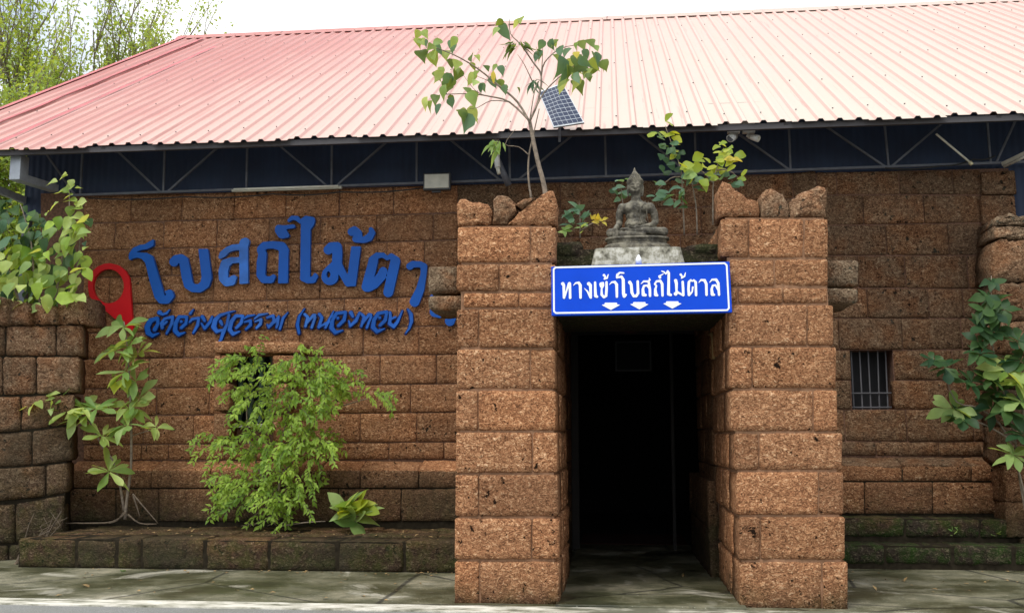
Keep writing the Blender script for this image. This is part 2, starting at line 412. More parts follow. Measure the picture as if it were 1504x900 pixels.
def course_wall(parent, lines, xl, xr, joints, Y, depth, mat, ends=None, holes=(), **kw):
    """lines: (y at xl, y at xr) photo rows, top to bottom; joints: x lists per course"""
    for r in range(len(lines) - 1):
        ex = ends[r] if ends else (xl, xr)
        xs = [ex[0]] + sorted(j for j in joints[r] if ex[0] < j < ex[1]) + [ex[1]]
        yt = lambda x: lines[r][0] + (lines[r][1] - lines[r][0]) * (x - xl) / (xr - xl)
        yb = lambda x: lines[r+1][0] + (lines[r+1][1] - lines[r+1][0]) * (x - xl) / (xr - xl)
        for a, b in zip(xs[:-1], xs[1:]):
            segs = [(a, b)]
            for hx0, hx1, hy0, hy1 in holes:
                if yt(a) < hy1 - 4 and yb(a) > hy0 + 4:
                    ns = []
                    for p, q in segs:
                        if q <= hx0 or p >= hx1: ns.append((p, q)); continue
                        if p < hx0: ns.append((p, hx0))
                        if q > hx1: ns.append((hx1, q))
                    segs = ns
            for p, q in segs:
                if q - p < 6: continue
                ym = (yt(p) + yb(p)) / 2; wv = random.uniform(-.7, .7)
                quad = [at(lean(p, yb(p), ym), yb(p) + wv*.4, Y), at(lean(q, yb(q), ym), yb(q) + wv*.4, Y), at(lean(q, yt(q), ym), yt(q), Y), at(lean(p, yt(p), ym), yt(p), Y)]
                rough_block('stone_block', quad, (0, -1, 0), depth, mat, parent, seed=p * .37 + r, **kw)
def poly_stone(name, pts, Y, depth, mat, parent, rough=.014, top_round=.05, label=None):
    """an irregular stone: photo outline on plane Y, rounded to the front, real depth"""
    P = [at(x, y, Y) for x, y in pts]; Q = []
    for i in range(len(P)):
        a, b = P[i], P[(i+1) % len(P)]; k = max(1, int((b - a).length / .04))
        for t in range(k): Q.append(a.lerp(b, t / k))
    c = sum(Q, Vector()) / len(Q); n = len(Q); verts = []; faces = []
    layers = [(.25, -.018), (.55, -.012), (.82, -.004), (.95, .012), (1.0, .035), (1.0, depth * .5), (.93, depth)]
    for sc, dy in layers:
        for q in Q:
            p = c + (q - c) * sc; m = (fbm(p + Vector((0, dy, 0)), 8) + .6 * fbm(p + Vector((0, dy, 0)), 26, 2)) * rough
            verts.append(p + Vector((m * .6, dy - m, (fbm(p + Vector((0, dy * 1.3, 0)), 14, 9) + .5 * fbm(p, 40, 4)) * rough)))
    for l in range(len(layers) - 1):
        for k in range(n): k2 = (k + 1) % n; faces.append((l*n+k, l*n+k2, (l+1)*n+k2, (l+1)*n+k))
    verts.append(c + Vector((0, -.02, 0))); verts.append(c + Vector((0, depth, 0)))
    A = len(verts) - 2
    for k in range(n): k2 = (k + 1) % n; faces.append((A, k2, k)); L = (len(layers)-1)*n; faces.append((A+1, L+k, L+k2))
    mb = MB(); mb.v = [tuple(v) for v in verts]; mb.f = faces
    o = mb.build(name, mat, parent, smooth=True)
    if label: o['label'] = label
    return o

# ------------------------------------------------------------------ the setting: ground, pavement, road
g = MB().box((-400, -400, -.6), (400, 400, -.05)).build('ground', M['ground']); tag(g, 'bare earth around and behind the old temple', kind='structure')
ye = atz(300, 886).y
def sheet(name, x0, y0, x1, y1, z, mat, parent=None, sub=1):
    return MB().add([(x0,y0,z),(x1,y0,z),(x1,y1,z),(x0,y1,z)], [(0,1,2,3)]).build(name, mat, parent)
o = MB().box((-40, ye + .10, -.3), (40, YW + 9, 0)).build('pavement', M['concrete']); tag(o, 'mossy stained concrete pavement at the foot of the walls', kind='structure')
o = MB().box((-40, -30, -.3), (40, ye - .16, -.012)).build('road', M['asphalt']); tag(o, 'grey worn road along the pavement edge', kind='structure')
# chipped cement kerb strip between the two, a sunlit strip painted in as paleness
me = MB(); xs = np.arange(-14, 14, .12)
fr = [(x, ye - .17 + .03 * noise.noise(Vector((x * 1.7, 0, 3))), .0) for x in xs]; bk = [(x, ye + .115 + .04 * noise.noise(Vector((x * 2.3, 5, 3))), .005) for x in xs]
lowf = [(x, y, -.2) for x, y, z in fr]
n = len(xs); me.v = lowf + fr + bk; me.f = [(i, i+1, n+i+1, n+i) for i in range(n-1)] + [(n+i, n+i+1, 2*n+i+1, 2*n+i) for i in range(n-1)]
o = me.build('kerb_strip', M['edge']); tag(o, 'chipped cement strip along the pavement edge, painted sunlit pale', kind='structure')

# ------------------------------------------------------------------ the laterite temple
temple = empty('laterite_temple', (0, YW, 0), 'old reddish-brown laterite block temple with a porch of two pillars', 'temple')
JD = .020                                     # joints are this deep
def px_slab(name, quad_px, Y, y2, mat, parent):
    P = [at(x, y, Y) for x, y in quad_px]; Q = [Vector((p.x, y2, p.z)) for p in P]
    return MB().hexa(P, Q).build(name, mat, parent)

# --- main wall, left of the porch
TH = 1.15
xl, xr = 122, 672
linesL = [(288,271),(328,312.5),(368,352),(408,393),(448,434),(489,478),(527,520),(571,563),(611,605),(653,648.5),(676,675)]
jL = [[192,267,344,420,498,578], [168,240,318,395,470,553,636], [252,317,380,440,505,568,623], [160,235,313,391,470,553],
      [250,335,422,505,583], [195,270,350,440,533,615], [218,315,340,398,470,558,641], [229,307,400,480,603], [210,284,400,460,529,612],
      [207,247,330,410,490,571,652]]
wallL = MB()
win = (338, 400, 521, 622)
a, b = at(60, 290, YW + JD), at(338, 676, YW + JD)
def slabpx(mb, x0, y0, x1, y1, Y, y2):
    P = [at(x0, y1, Y), at(x1, y1, Y), at(x1, y0, Y), at(x0, y0, Y)]; Q = [Vector((p.x, y2, p.z)) for p in P]
    mb.hexa(P, Q)
zt = at(400, 281, YW).z
slabpx(wallL, 60, 284, 338, 860, YW + JD, YW + TH)
mbx = at(338, 500, YW + JD).x; mbx2 = at(400, 500, YW + JD).x
P = lambda x, y: at(x, y, YW + JD)
wallL.box((P(338,500).x, YW + JD, P(338,521).z), (P(400,500).x, YW + TH, at(400, 281, YW).z))
wallL.box((P(338,500).x, YW + JD, 0), (P(400,500).x, YW + TH, P(338,622).z))
wallL.box((P(400,500).x, YW + JD, 0), (P(836,500).x, YW + TH, at(500, 275.5, YW).z))
wl = wallL.build('main_wall', M['mortar'], temple)
wl['label'] = 'left wall of coursed laterite blocks behind the blue letters'
course_wall(wl, linesL, xl, xr, [j + [(690, 715)[i % 2]] for i, j in enumerate(jL)], YW, .16, M['wall'], ends=[(122, 745 if i > 3 else 672) for i in range(len(jL))], holes=[win])
# wall continues behind the porch top
course_wall(wl, [(271,262),(313,303),(352,343),(393,385)], 672, 1060, [[745,823,905,985],[710,790,870,950,1030],[750,830,915,1000]], YW, .16, M['wall_shaded'])
# --- right of the porch
linesR = [(252,249),(286,286),(331,327),(375,375),(422,424),(467,467),(514,513),(558,558),(601,601),(648,648),(669,670)]
jR = [[1229,1321,1400],[1268,1357],[1302,1393],[1260,1330,1422],[1274,1364,1415],[1232,1325,1413],[1250,1313,1400],[1250,1313,1395],[1241,1332,1430],[1287,1379,1450]]
wr_ = MB()
zr = at(1350, 250, YW).z
xR = at(1494, 400, YW).x
wr_.box((P(1040,500).x, YW + JD, 0), (P(1250,560).x, YW + TH, zr))
wr_.box((P(1250,560).x, YW + JD, 0), (P(1313,560).x, YW + TH, P(1280,601).z))
wr_.box((P(1250,560).x, YW + JD, P(1280,514).z), (P(1313,560).x, YW + TH, zr))
wr_.box((P(1313,560).x, YW + JD, 0), (xR - .02, YW + TH, zr))
wr_.box((P(836,500).x, YW + JD, P(900,470).z), (P(1040,500).x, YW + TH, at(900,268,YW).z))   # over the door
wr = wr_.build('main_wall', M['mortar'], temple); wr['label'] = 'dark right wall of laterite blocks with a barred window'
course_wall(wr, linesR, 1200, 1442, [j + [(1155, 1185)[i % 2]] for i, j in enumerate(jR)], YW, .16, M['wall_shaded'], ends=[(1115 if i > 2 else 1200, 1442) for i in range(len(jR))], holes=[(1250,1313,513,601)])
course_wall(wr, linesR, 1442, 1493, [[]] * 10, YW - .05, .16, M['wall_shaded'])
course_wall(wr, [(262,250),(303,286),(343,331)], 1060, 1200, [[1085,1165],[1120]], YW, .16, M['wall_shaded'])
# window with iron bars in the right wall
z0, z1 = P(1280,601).z, P(1280,514).z; x0, x1 = P(1250,560).x, P(1313,560).x
wb = link('barred_window', MB().box((x0, YW + .34, z0), (x1, YW + .37, z1)).mesh('shade_sheet'), temple, M['room'])  # near-black sheet puts the room's shade behind the bars
for k in range(5):
    x = x0 + (x1 - x0) * (k + .5) / 5; MB().tube([(x, YW + .16, z0), (x + random.uniform(-.01, .01), YW + .16, z1)], .010, 6).build('iron_bar', M['iron'], wb)
for zz in (z0 + .03, z0 + (z1 - z0) * .28): MB().tube([(x0, YW + .14, zz), (x1, YW + .14, zz)], .009, 6).build('iron_bar', M['iron'], wb)

# --- ledge (bevelled moulding) and bench at the foot of the walls
def bench(xa, xb, ytop, yA, yB, yC, ybot, joA, joB, mat, label, YB):
    z_t = at(400 if xa < 700 else 1350, ytop, YW).z
    core = MB(); X0, X1 = at(xa, 700, YB).x, at(xb, 700, YB).x
    core.box((X0, YB + JD, 0), (X1, YW + .04, at((xa+xb)/2, yA + 4, YB).z - .02))
    c = core.build('bench', M['mortar_dark'], temple); c['label'] = label
    # sloping cap stones
    n = len(joA) + 1; xs = [xa] + joA + [xb]
    for p, q in zip(xs[:-1], xs[1:]):
        lo0, lo1 = at(p, yA, YB), at(q, yA, YB); hi0 = Vector((lo0.x, YW - .01, z_t)); hi1 = Vector((lo1.x, YW - .01, z_t))
        nrm = (lo1 - lo0).cross(hi0 - lo0).normalized()
        if nrm.y > 0: nrm = -nrm
        rough_block('cap_stone', [lo0, lo1, hi1, hi0], nrm, .10, M['pillar' if xa < 700 else 'wall_shaded'], c, seed=p, gap=.003, rough=.012)
    for (yt, yb, jo) in ((yA, yB, joA), (yB, yC, joB)):
        xs = [xa] + jo + [xb]
        for p, q in zip(xs[:-1], xs[1:]):
            rough_block('stone_block', [at(p, yb, YB), at(q, yb, YB), at(q, yt, YB), at(p, yt, YB)], (0, -1, 0), .22, mat, c, seed=p + yt, rough=.013)
    return c
YB = YW - .34
bench(96, 735, 676, 690, 717, 766, 770, [155,222,309,390,470,529,615,690], [169,233,318,400,497,589,675], M['bench'], 'low mossy bench course with a sloping top at the foot of the left wall', YB)
bench(1130, 1500, 671, 683, 707, 755, 757, [1215,1326,1427], [1180,1270,1370,1472], M['mossy'], 'dark mossy bench course at the foot of the right wall', YB)

# --- steps
ystep = atz(350, 837).y
def steps(xa, xb, Yf, Yb, yt, yb, jo, mat, label, topmat=None):
    zt_ = at((xa + xb) / 2, yt, Yf).z; zb = at((xa + xb) / 2, yb, Yf).z
    core = MB().box((at(xa, 800, Yf).x + .02, Yf + JD, -.1), (at(xb, 800, Yf).x - .02, Yb, zt_ - .015)).build('step', M['mortar_dark'], temple)
    core['label'] = label
    xs = [xa] + jo + [xb]
    for p, q in zip(xs[:-1], xs[1:]):
        a_, b_ = at(p, yb, Yf), at(q, yb, Yf); a_.z = b_.z = zb - .01; c_, d_ = at(q, yt, Yf), at(p, yt, Yf); c_.z = d_.z = zt_ + random.uniform(-.01, .01)
        rough_block('kerb_stone', [a_, b_, c_, d_], (0, -1, 0), .5, mat, core, seed=p, rough=.02, bev=.035, gap=.006)
    y = Yf + .52                           # bed of stones behind
    while y < Yb - .1:
        x = at(xa, 800, Yf).x + random.uniform(0, .3); X1 = at(xb, 800, Yf).x - .03; y2 = min(y + .45, Yb)
        while x < X1 - .1:
            x2 = min(x + random.uniform(.6, .95), X1); zz = zt_ + random.uniform(-.012, .006)
            rough_block('bed_stone', [(x, y, zz), (x2, y, zz), (x2, y2, zz), (x, y2, zz)], (0, 0, 1), .12, mat, core, seed=x + y, rough=.02, bev=.02)
            x = x2
        y = y2
    return core
st1 = steps(25, 715, ystep, YB + .02, 792, 838, [111,171,207,300,395,495,593,680], M['mossy'], 'long mossy stone step in front of the left wall')
yr1 = YB - .80; print('yr1', yr1, atz(1380, 829).y, YB, ystep)
st2 = steps(1150, 1560, yr1, YB - .35, 800, 829, [1215,1300,1400,1490], M['step_green'], 'low dark green mossy step in front of the right wall')
st3 = steps(1150, 1560, YB - .36, YB + .02, 760, 789, [1230,1330,1440], M['step_green'], 'upper mossy step below the bench on the right')

# --- niche window with turned stone balusters in the left wall
zb, zt2 = P(370,622).z, P(370,521).z; x0, x1 = P(338,560).x, P(400,560).x
ni = link('niche_window', MB().box((x0, YW + .42, zb), (x1, YW + .46, zt2)).mesh('shade_sheet'), temple, M['room']); ni['label'] = 'small niche window with green turned stone bars behind the bush'  # near-black sheet at the back puts shade into the niche
pf = []
for k in range(4):
    x = x0 + (x1 - x0) * (k + .5) / 4; pts = []; rs = []
    for t in range(25):
        u = t / 24; pts.append((x, YW + .22, zb + (zt2 - zb) * u)); rs.append(.042 + .014 * math.cos(u * 2 * math.pi * 6))
    MB().tube(pts, rs, 10).build('baluster', M['green_stone'], ni, smooth=True)
MB().box((x0 - .05, YW - .10, zb - .05), (x1 + .05, YW + .3, zb - .004)).build('sill', M['plinth'], ni, bevel=.008)
for (p, q, yt, yb_) in ((313,338,521,560),(313,338,562,604),(313,338,606,650),(400,440,521,560),(400,424,562,604),(313,368,500,519),(370,446,501,519)):
    rough_block('surround_stone', [at(p,yb_,YW-.24), at(q,yb_,YW-.24), at(q,yt,YW-.24), at(p,yt,YW-.24)], (0,-1,0), .28, M['pillar' if yt < 520 else 'wall'], ni, seed=p+yt, bev=.02)

# --- porch pillars
PD = D * .19
def pillar(rows, label, inner, outer_dark):
    """rows: (ytop, ybot, xleft, xright, [joints])"""
    top, bot = rows[0], rows[-1]
    core = MB()
    JP = .020
    lo = [at(bot[2] + 4, bot[1], D + JP), at(bot[3] - 4, bot[1], D + JP)]; hi = [at(top[2] + 4, top[0], D + JP), at(top[3] - 4, top[0], D + JP)]
    k = lambda v, y: Vector((v.x, y, v.z)); ins = .03
    for v in lo: v.z = -.1
    for v in lo + hi: v.x += 0
    lo[0].x += ins * .6; hi[0].x += ins * .6; lo[1].x -= ins * .6; hi[1].x -= ins * .6
    core.hexa([lo[0], lo[1], k(lo[1], D + PD - .02), k(lo[0], D + PD - .02)], [hi[0], hi[1], k(hi[1], D + PD - .02), k(hi[0], D + PD - .02)])
    c = core.build('porch_pillar', M['mortar_light'], temple); c['label'] = label
    for i, (yt, yb, xa, xb, jo) in enumerate(rows):
        xs = [xa] + jo + [xb]; nb = len(xs) - 1
        dcut = [.42, .62][i % 2]
        for m, (p, q) in enumerate(zip(xs[:-1], xs[1:])):
            quad = [at(p, yb, D), at(q, yb, D), at(q, yt, D), at(p, yt, D)]
            if i == len(rows) - 1: quad[0].z = quad[1].z = -.02
            edge = m in (0, nb - 1)
            rough_block('stone_block', quad, (0, -1, 0), dcut if edge else .35, M['pillar'], c, cell=.055, rough=.012, bev=.013, gap=.008, seed=p + yt)
        # stones of the flanks, behind the front ones
        A, B, Cc, Dd = at(xa, yb, D), at(xb, yb, D), at(xb, yt, D), at(xa, yt, D)
        ys = [D + dcut]; y = D + dcut
        while y < D + PD - .3: y += random.uniform(.45, .7); ys.append(min(y, D + PD))
        if ys[-1] < D + PD: ys.append(D + PD)
        for y0_, y1_ in zip(ys[:-1], ys[1:]):
            rough_block('stone_block', [(B.x, y0_, B.z), (B.x, y1_, B.z), (Cc.x, y1_, Cc.z), (Cc.x, y0_, Cc.z)], (1, 0, 0), .3, M['pillar'], c, seed=y0_ + yt, rough=.013, bev=.02)
            rough_block('stone_block', [(A.x, y1_, A.z), (A.x, y0_, A.z), (Dd.x, y0_, Dd.z), (Dd.x, y1_, Dd.z)], (-1, 0, 0), .3, M['pillar'], c, seed=y0_ - yt, rough=.013, bev=.02)
    return c
rowsL = [(332,386,671,817,[779]),(387,428,670,817,[733]),(429,452,680,816,[762]),(453,511,670,815,[703]),(511.5,572,670,816,[779]),
         (572.5,633,669,817,[702]),(633.5,695,669,819,[782]),(695.5,759,668,820,[703]),(759.5,822,667,822,[781]),(823,888,667,822,[704])]
rowsR = [(320,379,1058,1217,[1100,1181]),(379.5,421,1071,1217,[1138]),(421.5,446,1072,1217,[1084,1150]),(446.5,508,1070,1225,[1186]),(508.5,571,1071,1229,[1105]),
         (571.5,634,1073,1231,[1195]),(634.5,691,1077,1238,[1115]),(691.5,757,1081,1240,[1203]),(757.5,823,1084,1242,[1117]),(823.5,891,1086,1246,[1208])]
pl = pillar(rowsL, 'left porch pillar of light brown laterite blocks', 1, 0)
pr = pillar(rowsR, 'right porch pillar of light brown laterite blocks', -1, 0)
# ragged stones along the pillar tops
for parent, lst in ((pl, [([(671,331),(670,300),(675,292),(684,290),(694,296),(704,297),(716,300),(721,308),(722,331)], 'pillar'),
                          ([(723,331),(724,296),(730,287),(744,288),(757,298),(758,310),(744,330)], 'crown'),
                          ([(744,331),(766,308),(790,290),(806,279),(813,281),(818,300),(818,331)], 'pillar'),
                          ([(757,300),(772,291),(790,290),(768,306)], 'crown')]),
                    (pr, [([(1055,319),(1054,278),(1062,268),(1072,269),(1082,279),(1092,286),(1104,294),(1115,297),(1116,319)], 'pillar'),
                          ([(1117,319),(1117,287),(1124,278),(1138,277),(1152,286),(1159,297),(1158,319)], 'crown'),
                          ([(1159,319),(1160,295),(1172,285),(1188,277),(1202,272),(1212,276),(1214,285),(1215,319)], 'crown')])):
    for pts, mt in lst: poly_stone('crown_stone', pts, D + .012, .42, M[mt], parent, rough=.024)
# a second row of rough stones behind, seen from the side
for parent, x0_, x1_, yy in ((pl, 676, 814, 318), (pr, 1062, 1210, 308)):
    A = at(x0_, yy, D); B = at(x1_, yy, D)
    for m in range(2):
        f0, f1 = m / 2, (m + 1) / 2
        for dy in (.46, 1.05):
            if dy + .55 > PD: continue
            rough_block('crown_stone', [(A.x + (B.x-A.x)*f0, D+dy, A.z - .12), (A.x + (B.x-A.x)*f1, D+dy, A.z - .12), (A.x + (B.x-A.x)*f1, D+dy, A.z + random.uniform(-.05, .03)), (A.x + (B.x-A.x)*f0, D+dy, A.z + random.uniform(-.05, .03))], (0,-1,0), .5, M['lichen'], parent, rough=.02, bev=.04)
# cornice stones jutting out sideways
for parent, lst in ((pl, [(628,674,390,431),(628,682,433,456)]), (pr, [(1212,1262,381,421),(1198,1262,422,446)])):
    for k, (p, q, yt, yb) in enumerate(lst):
        Yc = D + (.30 if k == 0 else .22)
        quad = [at(p, yb, Yc), at(q, yb, Yc), at(q, yt, Yc), at(p, yt, Yc)]
        rough_block('cornice_stone', quad, (0, -1, 0), .75, M['lichen'], parent, rough=.02, bev=.03, seed=p, label='grey lichened cornice stone jutting out sideways')

# --- lintel and porch roof over the passage
xa, xb = at(818, 400, D).x - .1, at(1070, 400, D).x + .08
zl0, zl1 = at(940, 462, D).z + .03, at(940, 360, D + .3).z
lin = MB().box((xa, D + .26, zl0), (xb, D + PD, zl1 - .04)).build('lintel', M['moss_dark'], temple); lin['label'] = 'dark mossy lintel between the pillars under the statue'
ztop = at(940, 342, D + .4).z
for row, (dy, zz) in enumerate(((.0, 0), (.42, .02), (.85, .05))):
    x = xa + .02
    while x < xb - .08:
        x2 = min(x + random.uniform(.28, .45), xb - .02)
        pxl, pxr = at(868, 380, D + .4).x, at(1006, 380, D + .4).x
        if row == 0 and x < pxr and x2 > pxl:
            if x < pxl - .08: x2 = pxl
            else: x = max(x2, pxr) if x2 < pxr else pxr; continue
        rough_block('roof_stone', [(x, D + .25 + dy, zl1 - .14), (x2, D + .25 + dy, zl1 - .14), (x2, D + .25 + dy, ztop - .10 + zz + random.uniform(-.06, .05)), (x, D + .25 + dy, ztop - .10 + zz + random.uniform(-.06, .05))], (0, -1, 0), .40, M['moss_dark'], lin, rough=.03, bev=.05)
        x = x2
# passage roof back to the main wall and its flanks
YP = D + PD
MB().box((at(836,500,YP).x - .9, YP, zl0 + .25), (at(1050,500,YP).x + .9, YW + .02, zl0 + .62)).build('porch_roof', M['mossy'], temple)
xpl, xpr = at(822, 600, YP).x, at(1051, 600, YP).x
for s_, X in ((-1, xpl), (1, xpr)):
    pw = MB().box((X if s_ > 0 else X - .8, YP + .005, 0), (X + .8 if s_ > 0 else X, YW + .02, zl0 + .25)).build('passage_wall', M['mortar'], temple)
    z = 0; hgt = .40
    while z < zl0 + .2:
        y = YP + random.uniform(0, .2); z2 = min(z + hgt, zl0 + .25)
        y0_ = YP + .01
        while y0_ < YW - .02:
            y1_ = min(y0_ + random.uniform(.5, .8), YW)
            Xi, Xo = X - s_ * .03, X + s_ * .83
            rough_block('stone_block', [(Xi, y0_, z), (Xi, y1_, z), (Xi, y1_, z2), (Xi, y0_, z2)], (-s_, 0, 0), .1, M['bench'], pw, seed=y0_ + z)
            rough_block('stone_block', [(Xo, y0_, z), (Xo, y1_, z), (Xo, y1_, z2), (Xo, y0_, z2)], (s_, 0, 0), .1, M['wall'], pw, seed=y0_ + z)
            y0_ = y1_
        z = z2
# low parapet on the right inside the passage
xq = at(1036, 705, YP + .3).x; zq = at(1040, 703, YP + .3).z
pq = MB().box((xq + .03, YP + .03, 0), (xpr + .02, YW + .6, zq - .03)).build('low_parapet', M['mortar'], temple)
y0_ = YP
while y0_ < YW + .55:
    y1_ = min(y0_ + .62, YW + .6)
    for z0_, z1_ in ((0, zq * .5), (zq * .5, zq)):
        rough_block('stone_block', [(xq, y0_, z0_), (xq, y1_, z0_), (xq, y1_, z1_), (xq, y0_, z1_)], (-1, 0, 0), .14, M['bench'], pq, seed=y0_ + z0_)
    y0_ = y1_
rough_block('stone_block', [(xq, YP, 0), (xpr, YP, 0), (xpr, YP, zq), (xq, YP, zq)], (0, -1, 0), .1, M['bench'], pq)
# passage floor slab with a cracked edge
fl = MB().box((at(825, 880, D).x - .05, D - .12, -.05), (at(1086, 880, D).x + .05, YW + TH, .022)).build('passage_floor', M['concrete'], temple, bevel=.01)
# the dark room behind
rm = MB(); X0, X1 = at(60, 400, YW).x, xR; Y0, Y1 = YW + TH, YW + TH + 6
rm.box((X0, Y1, 0), (X1, Y1 + .1, zr)).box((X0 - .1, Y0, 0), (X0, Y1, zr)).box((X1, Y0, 0), (X1 + .1, Y1, zr)).box((X0, YW + .3, zr - .06), (X1, Y1, zr - .01)).box((X0, Y0 + .02, -.02), (X1, Y1, .012))
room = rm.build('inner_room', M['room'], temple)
MB().box((xpl + .1, YW + TH, .012), (xq, YW + TH + 1.5, .03)).build('threshold', M['red_mat'], temple)
zh = at(900, 492, YW + .6).z
df = MB(); x0, x1 = at(836, 500, YW).x, at(1040, 500, YW).x
df.box((x0, YW + .5, zh), (x1, YW + .62, zh + .12)).box((x0, YW + .5, 0), (x0 + .1, YW + .62, zh)).box((x1 - .1, YW + .5, .0), (x1, YW + .62, zh)).box((at(983,500,YW+.5).x, YW + .5, 0), (at(988,500,YW+.5).x, YW + .6, zh))
df.build('door_frame', M['shaded_wood'], temple, bevel=.005)

# things inside the doorway
nb = empty('framed_notice', at(930, 523, YW + .8), 'small framed notice hanging in the dark doorway', 'notice')
p, q = at(906, 543, YW + .8), at(954, 503, YW + .8)
MB().box((p.x, YW + .8, p.z), (q.x, YW + .83, q.z)).build('glass_pane', M['mirror'], nb)
fm = MB(); t = .022
fm.box((p.x - t, YW + .785, p.z - t), (q.x + t, YW + .82, p.z)).box((p.x - t, YW + .785, q.z), (q.x + t, YW + .82, q.z + t)).box((p.x - t, YW + .785, p.z), (p.x, YW + .82, q.z)).box((q.x, YW + .785, p.z), (q.x + t, YW + .82, q.z))
fm.build('frame', M['notice_frame'], nb)
p = at(925, 478, YW + .45)
ld = MB()
for a_, b_ in (((-.02,0,.035),(.02,0,.035)),((-.02,0,.035),(-.02,0,.005)),((-.02,0,.005),(.015,0,.005)),((.015,0,.005),(.015,0,-.03)),((.015,0,-.03),(-.02,0,-.03))):
    ld.beam(p + Vector(a_), p + Vector(b_), .008, .010)
tag(ld.build('red_indicator_light', M['led']), 'tiny glowing red digit above the dark doorway', 'light')

# timber hook on the inner face of the right pillar
Yh = D + PD * .78; hk = MB(); xh = at(1051, 500, Yh).x - .02
hk.tube([(xh, Yh, at(1050,527,Yh).z), (xh - .005, Yh, at(1050,500,Yh).z), (xh - .02, Yh, at(1050,488,Yh).z), (xh - .05, Yh, at(1050,492,Yh).z)], [.022, .02, .018, .012], 8)
tag(hk.build('wooden_hook', M['leaf_dry'], smooth=True), 'small pale wooden hook on the inner side of the right pillar', 'hook')

# ------------------------------------------------------------------ ruined enclosure walls at both sides
rl = empty('ruined_wall', atz(40, 870), 'broken dark laterite wall end at the left edge of the photo', 'wall')
pA = atz(-10, 880); zst = at(350, 792, ystep).z
pB = atz(97, 770, zst)
dr = (pB - pA); dr.z = 0; dr.normalize(); nn = Vector((dr.y, -dr.x, 0)).normalized()
if nn.y > 0: nn = -nn
# gentler turn than the raw ground trace
nn = Vector((.42, -1, 0)).normalized()
pA = at(60, 840, YW - 1.15)
RW = [(478, 476, 523, 523, -60, 123, [8, 82]), (523, 523, 581, 577, -60, 118, [4, 53]), (582, 578, 638, 622, -60, 110, [30]),
      (639, 623, 690, 676, -60, 106, [47]), (691, 677, 742, 722, -60, 100, [67]), (743, 723, 800, 790, -60, 95, [22]), (801, 791, 862, 848, -60, 60, [12])]
core = []
for yl, yr, bl_, br_, xa, xb, jo in RW:
    xs = [xa] + jo + [xb]
    f = lambda x, a, b: a + (b - a) * max(0, x) / 110 if x > 0 else a
    for p, q in zip(xs[:-1], xs[1:]):
        quad = [on_plane(p, f(p, bl_, br_), pA, nn), on_plane(q, f(q, bl_, br_), pA, nn), on_plane(q, f(q, yl, yr), pA, nn), on_plane(p, f(p, yl, yr), pA, nn)]
        rough_block('stone_block', quad, nn, .7, M['ruin'], rl, rough=.025, bev=.03, seed=p + yl)
Yt = pA.y
for pts in ([(-40,477),(-40,432),(-8,436),(7,440),(9,477)], [(9,477),(9,443),(26,441),(42,447),(43,476)], [(43,476),(42,452),(52,447),(66,447),(80,452),(82,475)], [(82,476),(83,447),(100,438),(114,433),(122,440),(125,476)]):
    c = on_plane(sum(p[0] for p in pts) / len(pts), 455, pA, nn)
    poly_stone('crown_stone', pts, c.y - .02, .6, M['ruin'], rl, rough=.025)
cq = [on_plane(-60, 862, pA, nn) - nn * .04, on_plane(90, 848, pA, nn) - nn * .04, on_plane(106, 470, pA, nn) - nn * .04, on_plane(-60, 470, pA, nn) - nn * .04]
MB().hexa(cq, [v - nn * .6 for v in cq]).build('rubble_core', M['mortar_dark'], rl)
rr = empty('ruined_wall', atz(1500, 780), 'grey broken laterite wall end behind the shrub at the right edge', 'wall')
for pts, mt in (([(1460,331),(1464,318),(1480,313),(1500,317),(1540,314),(1540,331)], 'lichen'), ([(1460,349),(1461,332),(1540,333),(1540,352)], 'lichen'),
                ([(1458,412),(1457,365),(1465,351),(1540,353),(1540,414)], 'ruin'), ([(1462,470),(1462,414),(1540,416),(1540,472)], 'wall_shaded'),
                ([(1464,520),(1463,471),(1540,473),(1540,522)], 'wall_shaded'), ([(1466,570),(1466,521),(1540,523),(1540,572)], 'ruin'),
                ([(1468,625),(1467,571),(1545,573),(1545,627)], 'ruin'), ([(1470,680),(1470,626),(1548,628),(1548,682)], 'ruin'),
                ([(1476,735),(1474,681),(1550,683),(1550,737)], 'mossy'), ([(1480,790),(1478,736),(1550,738),(1550,792)], 'mossy'), ([(1500,830),(1498,791),(1560,793),(1560,832)], 'mossy')):
    poly_stone('stone_block', pts, YW - .75, .65, M[mt], rr, rough=.03)

# ------------------------------------------------------------------ lettering from strokes (distance field -> solid letters)
def field(shapes, sub, gx, gy):
    phi = np.full(gx.shape, 1e9)
    for sh in shapes:
        if sh[0] == 'c':
            pts = sh[1]
            for (x0, y0, r0), (x1, y1, r1) in zip(pts[:-1], pts[1:]) if len(pts) > 1 else [(pts[0], pts[0])]:
                dx, dy = x1 - x0, y1 - y0; L = dx*dx + dy*dy + 1e-9
                t = np.clip(((gx - x0) * dx + (gy - y0) * dy) / L, 0, 1)
                phi = np.minimum(phi, np.hypot(gx - x0 - t*dx, gy - y0 - t*dy) - (r0 + (r1 - r0) * t))
        else: phi = np.minimum(phi, polydist(sh[1], gx, gy))
    for sh in sub:
        if sh[0] == 'e':
            _, cx, cy, rx, ry = sh; phi = np.maximum(phi, -((np.hypot((gx-cx)/rx, (gy-cy)/ry) - 1) * min(rx, ry)))
        else:
            phi = np.maximum(phi, -polydist(sh[1], gx, gy))
    return phi
